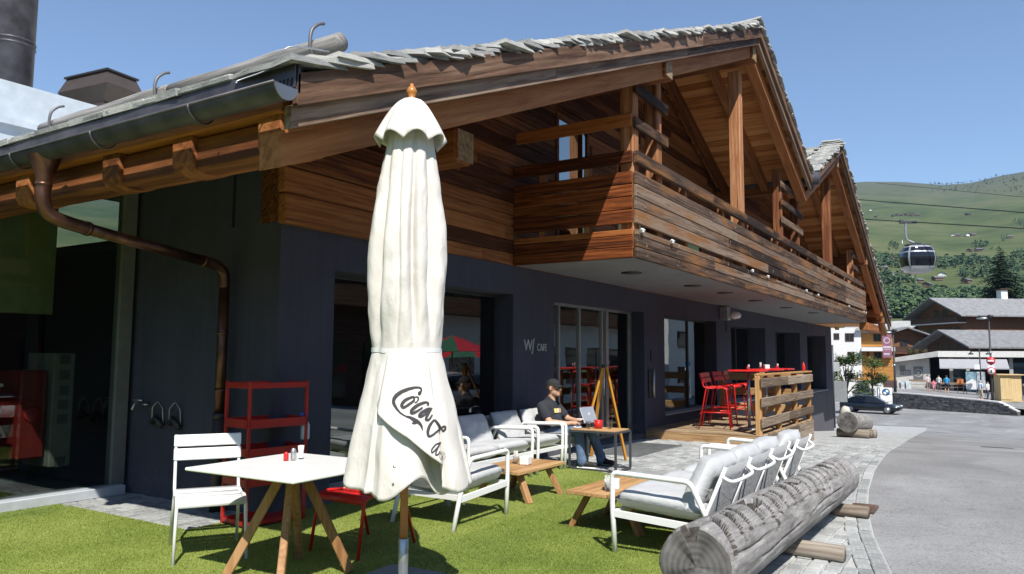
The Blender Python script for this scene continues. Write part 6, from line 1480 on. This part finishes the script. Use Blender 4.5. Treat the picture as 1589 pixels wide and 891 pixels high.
for q in range(4):
    b = MB(); vs = []; fs = []; zz = [-.62, -.3, 0, .35, .65, .86]; nn = 12
    for z in zz:
        r = interp([(b_, a_) for a_, b_ in prof], z)*1.012
        for i in range(nn+1): t_ = q*pi/2+pi/4+.09+(pi/2-.18)*i/nn+pi/2; e = 3.2; vs.append((1.1*r*math.copysign(abs(cos(t_))**(2/e), cos(t_)), .95*r*math.copysign(abs(sin(t_))**(2/e), sin(t_)), z))
    for i in range(len(zz)-1):
        for j in range(nn): a = i*(nn+1)+j; fs.append((a, a+1, a+nn+2, a+nn+1))
    b.add(vs, fs, True); b.build('window', GG, gt, flip=False)
b = MB(); b.tube(smooth_path([(0, 0, 1.05), (-.3, 0, 1.3), (-.75, 0, 1.55), (-.8, 0, 2.2), (-.8, 0, 2.85)], 5), .09, 10); b.build('hanger', MT['steelgrey'], gt)
b = MB(); b.box((-.6, 0, 2.92), (1.3, .25, .2), None, .03); b.ell((-1.1, 0, 3.05), (.15, .12, .15), 8, 6); b.build('grip', MT['steelframe'], gt)
b = MB(); b.box((0, 0, 1.12), (1.7, .8, .06)); b.box((0, 0, 1.2), (.5, .4, .14)); b.build('roof_frame', MT['steelframe'], gt)
b = MB(); b.tube([(-1.15, -.2, .7), (-1.18, -.2, 1.5)], .025, 6); b.build('ski_rack', MT['steelgrey'], gt)
text('8', .62, MT['white'], gt, lambda x, y, z: Vector((.12+x, -.985-z, -.2+y)), 'cabin_number')
def cable(label, a, c, r, sag):
    A, C = Vector(a), Vector(c); pts = [A+(C-A)*i/20-Vector((0, 0, 4*sag*(i/20)*(1-i/20))) for i in range(21)]; b = MB(); b.tube(pts, r, 6); tag(b.build('cable', MT['blackrub']), label, 'cable', 'ropeway cables')
A1, A2 = U(1346, 344, 66), U(1424, 350, 63); dr = A2-A1; cable('lower ropeway cable carrying the gondola', A1-dr*3, U(1589, 358.5, 58)+(U(1589, 358.5, 58)-A2)*2, .04, .0)
A1, A2 = U(1346, 311, 72), U(1589, 330, 63); cable('upper ropeway cable above the gondola', A1-(A2-A1)*.5, A2+(A2-A1)*.8, .04, 0)
A1, A2 = U(1360, 284, 480), U(1589, 306, 420); cable('distant pale cable across the hillside', A1, A2+(A2-A1)*.3, .12, 0)

# ------------------------------------------------------------------ trees
def leafmat(name, a, c, e):
    m, t, p = newmat(name); g = nd(t, 'ShaderNodeNewGeometry'); mp = mapping(t, (1, 1, 1)); n = noi(t, mp.outputs[0], .6, 3); f = mth(t, 'ADD', mth(t, 'MULTIPLY', g.outputs['Random Per Island'], .55), mth(t, 'MULTIPLY', n.outputs[0], .5)); r = ramp(t, f, [(.2, a), (.5, c), (.85, e)]); t.links.new(r.outputs[0], p.inputs['Base Color']); p.inputs['Roughness'].default_value = .65; p.inputs['Specular IOR Level'].default_value = .25; return m
LF = leafmat('broad_leaf', (.03, .055, .014), (.07, .11, .03), (.14, .19, .055)); FIR = leafmat('fir_needle', (.008, .022, .01), (.02, .045, .018), (.05, .085, .03)); WDL = leafmat('woodland_leaf', (.022, .048, .022), (.048, .09, .036), (.1, .15, .055))
BRK = plain('bark', (.09, .065, .045), .9, 0, .25, .4, 8)
def leafy(label, loc, h, R, n, seed, zc=.62, group=None, leaf=.16, cat='tree', name='leafy_tree'):
    r = random.Random(seed); t = thing(name, label, cat, loc, 0, group); b = MB(); b.tube([(0, 0, 0), (.05, .02, h*.35), (0, .05, h*.75)], [h*.022, h*.016, h*.006], 8)
    cl_ = []
    for i in range(14):
        a = r.uniform(0, 2*pi); e = r.uniform(-.7, 1); rr = R*r.uniform(.35, .85); c = Vector((cos(a)*rr*sqrt(1-e*e*.6), sin(a)*rr*sqrt(1-e*e*.6), h*zc+e*h*(1-zc)*.85)); cl_.append((c, R*r.uniform(.22, .42))); b.tube([(0, 0, h*r.uniform(.3, .55)), c*.6+Vector((0, 0, h*.22)), c], [h*.01, h*.006, h*.002], 5)
    b.build('trunk', BRK, t); q = MB()
    for i in range(n):
        c, s = r.choice(cl_); d = Vector((r.gauss(0, 1), r.gauss(0, 1), r.gauss(0, .8))); p = c+d.normalized()*s*r.random()**.4; m = Matrix.Rotation(r.uniform(0, 6.3), 3, 'Z') @ Matrix.Rotation(r.uniform(-1, 1), 3, 'X'); L = leaf*r.uniform(.6, 1.2)
        q.add([p+m @ Vector(v_)*L for v_ in ((-.5, 0, 0), (0, -.28, .06), (.5, 0, 0), (0, .28, .06))], [(0, 1, 2, 3)], False)
    q.build('crown', LF, t, flip=False); return t
leafy('leafy young tree past the cafe corner in front of the white house', tuple(at(1312, 62)+Vector((0, 0, -3.0))), 4.9, 1.55, 3800, 3, .62, None, .2)
leafy('smaller leafy tree beside the orange panels of the white house', tuple(at(1352, 84)+Vector((0, 0, -3.0))), 4.6, 1.5, 2400, 5, .66, None, .22)
leafy('low green shrub behind the parked black car', tuple(at(1346, 80)+Vector((0, 0, -3.0))), 1.6, .8, 700, 8, .5, None, .16, 'shrub', 'shrub')
leafy('green tree squeezed between the brown chalet and the large chalet', tuple(at(1428, 130)+Vector((0, 0, -2.2))), 6.5, 1.8, 1800, 9, .55, None, .3)
def fir(label, loc, h, R, seed, n=46):
    r = random.Random(seed); t = thing('fir_tree', label, 'tree', loc); b = MB(); b.tube([(0, 0, 0), (0, 0, h)], [h*.02, .02], 8); b.build('trunk', BRK, t); q = MB()
    for i in range(n):
        f = i/n; z = h*(.1+.88*f); rr = R*(1-f)**.85*r.uniform(.75, 1.15)+.12; m_ = int(9+8*(1-f))
        for j in range(m_):
            a = r.uniform(0, 2*pi); L = rr*r.uniform(.6, 1.1); d = Vector((cos(a), sin(a), 0)); dr_ = -.28*L+r.uniform(-.1, .15); nx = Vector((-d.y, d.x, 0)); p0 = Vector((0, 0, z))
            for s in range(7):
                u_ = (s+.6)/7; c = p0+d*L*u_+Vector((0, 0, dr_*u_*u_+.12*L*u_)); w_ = L*.17*(1-u_*.55)+.06; v_ = r.uniform(-.5, .5)
                q.add([c-nx*w_+Vector((0, 0, -w_*.6+v_*.1)), c-d*w_*.4, c+nx*w_+Vector((0, 0, -w_*.6-v_*.1)), c+d*w_*1.1+Vector((0, 0, -.1))], [(0, 1, 2, 3)], False)
    q.build('crown', FIR, t, flip=False); return t
p = U(1551, 376, 192); fir('tall dark fir tree rising behind the large chalet roof', (p.x, p.y, -2), p.z+2, 11.5, 2, 66)
rt_ = random.Random(17)
def woodland():
    b = MB(); cnt = 0
    def add(p, h, kind):
        R = h*(.17 if kind == 0 else .36); c = Vector(p)
        if kind == 0:
            n = 7
            for lv in range(4):
                z0 = h*(.08+.22*lv); z1 = h*(.5+.17*lv); rr = R*(1.05-.24*lv); ph = rt_.uniform(0, 1); k0 = len(b.v)
                b.add([c+Vector((rr*rt_.uniform(.7, 1.15)*cos(2*pi*j/n+ph), rr*rt_.uniform(.7, 1.15)*sin(2*pi*j/n+ph), z0+rt_.uniform(-.05, .05)*h)) for j in range(n)]+[c+Vector((0, 0, z1))], [(j, (j+1) % n, n) for j in range(n)], False)
        else:
            for _ in range(16):
                d = Vector((rt_.gauss(0, 1), rt_.gauss(0, 1), rt_.gauss(0, 1))).normalized(); q = c+Vector((d.x*R*.75, d.y*R*.75, h*.58+d.z*h*.34)); s = R*rt_.uniform(.3, .55); n = 6
                m = Matrix.Rotation(rt_.uniform(0, 6), 3, 'Z') @ Matrix.Rotation(rt_.uniform(-1, 1), 3, 'X')
                b.add([q+m @ Vector((s*cos(2*pi*j/n)*rt_.uniform(.7, 1.2), s*sin(2*pi*j/n)*rt_.uniform(.7, 1.2), 0)) for j in range(n)]+[q+m @ Vector((0, 0, s*.75))], [(j, (j+1) % n, n) for j in range(n)], False)
    k = 0
    while k < 1900:
        u = rt_.uniform(1325, 1640); v = 496-96*rt_.random()**1.15
        if v < 425 and 1395 < u < 1455 and rt_.random() < .5: continue
        if 447 < v < 456 and 1440 < u < 1490: continue
        P_ = onhill(u, v)
        if noise.noise((P_.x/60, P_.y/60, 1.2)) < -.02-(v-440)*.004: continue
        add(P_, rt_.uniform(4, 8.5), 0 if rt_.random() < .4 else 1); k += 1
    for u0, v0, n, s in ((1385, 385, 10, 5), (1376, 404, 8, 4), (1584, 348, 40, 7), (1558, 372, 10, 4), (1525, 384, 14, 8), (1585, 396, 20, 8), (1470, 410, 60, 16), (1500, 408, 60, 16)):
        for i in range(n): add(onhill(u0+rt_.gauss(0, s), v0+rt_.gauss(0, 3)), rt_.uniform(3.5, 7), 0 if u0 > 1550 else 1)
    for i in range(240): u = rt_.uniform(1500, 1680); D_ = rt_.uniform(165, 235); P_ = at(u, D_); P_.z = -3; add(P_, rt_.uniform(5, 10), 1 if rt_.random() < .8 else 0)
    for i in range(420): u = rt_.uniform(1290, 1530); D_ = rt_.uniform(190, 262); P_ = at(u, D_); P_.z = -3; add(P_, rt_.uniform(6, 11.5), 1 if rt_.random() < .75 else 0)
    for i in range(160): P_ = onhill(rt_.uniform(1440, 1640), rt_.uniform(272, 300)); add(P_, rt_.uniform(3, 7), 1)
    tag(b.build('woodland', WDL, flip=False), 'mixed woodland covering the lower hillside', 'woodland', None, 'stuff')
woodland()
hp = [(1386, 337), (1392, 335), (1399, 335), (1408, 334), (1415, 335), (1424, 335), (1360, 337), (1502, 334), (1480, 367), (1487, 367), (1500, 367), (1509, 366), (1505, 391), (1516, 390), (1521, 390), (1567, 370), (1351, 328), (1384, 406), (1462, 430), (1382, 428), (1370, 420), (1412, 436), (1440, 446), (1425, 440), (1405, 425), (1395, 448), (1500, 440), (1455, 436)]
ORD = ('leftmost', 'second', 'third', 'fourth', 'fifth', 'sixth', 'seventh', 'eighth', 'ninth', 'tenth', 'eleventh', 'twelfth')
def bandof(v): return 'in the row high on the meadow' if v < 345 else 'in the pair of hamlets at mid-slope' if v < 400 else 'among the trees low on the hillside'
ref = None
for i, (u, v) in enumerate(hp):
    P_ = onhill(u, v); s = P_.length/FPX; band = 'in the row high on the meadow' if v < 345 else 'in the pair of hamlets at mid-slope' if v < 400 else 'among the trees low on the hillside'
    if ref is None or True:
        o = bpy.data.objects.new('hillside_chalet', None); COL.objects.link(o); o.location = P_; o.rotation_euler = (0, 0, rt_.uniform(0, 3)); tag(o, ORD[sorted(q[0] for q in hp if bandof(q[1]) == band).index(u)]+' tiny far chalet from the left '+band, 'building', 'far chalets '+band)
        if ref is None:
            b = MB(); b.prism([(-4, 0), (4, 0), (4, 4.5), (0, 7), (-4, 4.5)], 'y', -5, 5); me1 = b.mesh('wall', [plain('far_wall', (.16, .1, .07), .9)]); b2_ = MB()
            b2_.add([(0, -6, 7.3), (-5, -6, 4.2), (-5, 6, 4.2), (0, 6, 7.3), (5, 6, 4.2), (5, -6, 4.2)], [(0, 1, 2, 3), (0, 3, 4, 5)], False); me2 = b2_.mesh('roof', [plain('far_roof', (.14, .14, .145), .8)]); ref = (me1, me2, b.mesh('wall', [WHT]))
        sc = (.62 if v > 400 else .55); o.scale = (sc*(1.6 if i in (7, 3) else 1), sc, sc*.8)
        link('wall', ref[0] if i not in (8, 10, 16, 18, 19) else ref[2], o); link('roof', ref[1], o)

# ------------------------------------------------------------------ across the street (seen in the windows)
t = thing('opposite_inn', 'long timber inn across the street mirrored in the cafe windows', 'building', (24, -18, -.9), world=True)
b = MB(); b.b2(2, 74, -26, -18, -4, 4.2); b.build('wall', DKW, t); b = MB(); b.b2(38, 74, -17.98, -17.93, -3.5, 4.1); b.build('white_front', WHT, t); b = MB(); b.b2(2, 74, -26, -17.95, 4.2, 9); b.build('timber_storey', DKW, t); b = MB(); b.b2(1, 75, -27, -16.4, 9, 9.4); b.build('roof', GRS, t)
for x in range(4, 73, 4):
    b = MB(); b.b2(x, x+1.6, -17.94, -17.9, 5.4, 7.2); b.build('window', GP, t); b = MB(); b.b2(x, x+2.6, -17.98, -17.9, -.8, 2.2); b.build('shop_window', GP, t)
b = MB(); b.b2(2, 74, -17.9, -16.6, 4.1, 4.3); b.b2(2, 74, -16.7, -16.6, 4.3, 5.2); b.build('balcony', MDW, t)
vs_ = onY(711, 530, 12+17.6); text('au Vieux Verbier', 1.0, plain('sign_cream', (.7, .6, .4), .6), t, lambda x, y, z: Vector((vs_.x+2.2-x*.8, -16.5+z, vs_.z-.3+y)), 'inn_lettering')
t = thing('opposite_white_block', 'white block far along the street mirrored in the end windows', 'building', (80, -18, -3), world=True)
b = MB(); b.b2(80, 175, -28, -18, -4, 10); b.build('wall', WHT, t); b = MB(); b.b2(79, 176, -29, -16.5, 10, 10.5); b.build('roof', GRS, t)
for x in range(83, 172, 6):
    for z in (-1.5, 2.5, 6.2): b = MB(); b.b2(x, x+2.2, -17.98, -17.9, z, z+1.9); b.build('window', GP, t)
vs_ = onY(722, 607, 12+3.4); HAT = [(0, .72, .35, .72, .95), (.1, .82, .24, .78, 1.0), (.8, .88, .22, .8, 1.0), (1.8, .89, .22, .78, .98), (2.9, .89, .22, .74, .95), (3.5, .88, .22, .7, .9), (4.05, .78, .26, .6, .76), (4.25, .6, .34, .5, .62)]
car('silver hatchback parked across the street, mirrored in the window', (vs_.x-2.2, -3.6, gz(vs_.x)+.02), radians(4), paint('silver_paint', (.55, .56, .57)), HAT, dict(x=(.75, 3.4), w=.78, mir=2.75, roofz=1.35, cab=[(.05, .7, 1.0, .6, 1.1), (.3, .74, 1.0, .6, 1.42), (1.2, .76, .99, .58, 1.5), (2.1, .76, .97, .58, 1.47), (2.5, .76, .96, .56, 1.4), (3.35, .74, .92, .68, .94)]), 'parked_car', 4.25)
for i, (u, v, D_) in enumerate(((702, 563, 27), (728, 563, 30), (905, 540, 45), (945, 540, 50))):
    P_ = U(u, v, D_); t = thing('red_parasol', ('first', 'second', 'third', 'fourth')[i]+' open red parasol from the left on the terrace across the street', 'parasol', (P_.x, 12-P_.y, gz(P_.x)), 0, 'red parasols across the street')
    b = MB(); b.tube([(0, 0, 0), (0, 0, 2.8)], .03, 8); b.build('pole', MT['steelgrey'], t)
    for s in range(8): a0, a1 = 2*pi*s/8, 2*pi*(s+1)/8; b = MB(); b.add([(0, 0, 2.8), (1.5*cos(a0), 1.5*sin(a0), 2.25), (1.5*cos(a1), 1.5*sin(a1), 2.25)], [(0, 1, 2)], False); b.build('canopy_panel', MT['red'] if s % 3 else plain('green_cloth', (.03, .12, .06), .8), t, flip=False)
for i, (x, y) in enumerate(((33.5, -4.6), (35, -5.6), (36.5, -5), (38.2, -6.2), (40, -5.6), (42, -7))):
    dup(sx, (x, y, gz(x)), i*1.1, ORD[i]+' red bar stool on the terrace across the street', 'red stools across the street')
P_ = U(1066, 555, 62); t = thing('direction_sign', 'white stacked direction boards on a post across the street', 'sign', (P_.x, 12-P_.y, gz(P_.x)), 0)
b = MB(); b.tube([(0, 0, 0), (0, 0, 4.9)], .06, 8); b.build('post', MT['steelgrey'], t)
for i in range(7): b = MB(); b.b2(-.9, .35, .08, .12, 1.3+i*.42, 1.66+i*.42, .01); b.build('board', MT['white'] if i < 6 else BLU, t)

# ------------------------------------------------------------------ mountain air
b = MB(); b.b2(-9600, 9600, -9600, 9600, -420, 900); hz = b.build('haze', None); hz.data.materials.clear()
m = bpy.data.materials.new('haze_air'); m.use_nodes = True; t = m.node_tree; t.nodes.clear(); o_ = nd(t, 'ShaderNodeOutputMaterial'); pv = nd(t, 'ShaderNodeVolumePrincipled'); pv.inputs['Color'].default_value = (.5, .72, 1, 1); pv.inputs['Density'].default_value = .00009; pv.inputs['Anisotropy'].default_value = .2; t.links.new(pv.outputs[0], o_.inputs['Volume']); hz.data.materials.append(m); tag(hz, 'thin blue mountain haze over the valley', 'haze', None, 'stuff')

for lab_, u_, d_ in (('round iron manhole cover in the road before the stone wall', 1457, 48), ('round iron manhole cover in the road nearer the camera', 1540, 22)):
    P_ = at(u_, d_); t = thing('manhole_cover', lab_, 'manhole cover', (P_.x, P_.y, gz(P_.x)-.018), 0, 'manhole covers'); b = MB(); b.lathe([(.34, -.01), (.34, .008), (.3, .008), (.29, .003), (0, .003)], 28); xf(b, Matrix.Rotation(math.atan(.073) if P_.x > 16 else .0, 4, 'Y')); b.build('iron_lid', plain('worn_iron', (.09, .088, .085), .6, .4, .2, .4, 20), t)
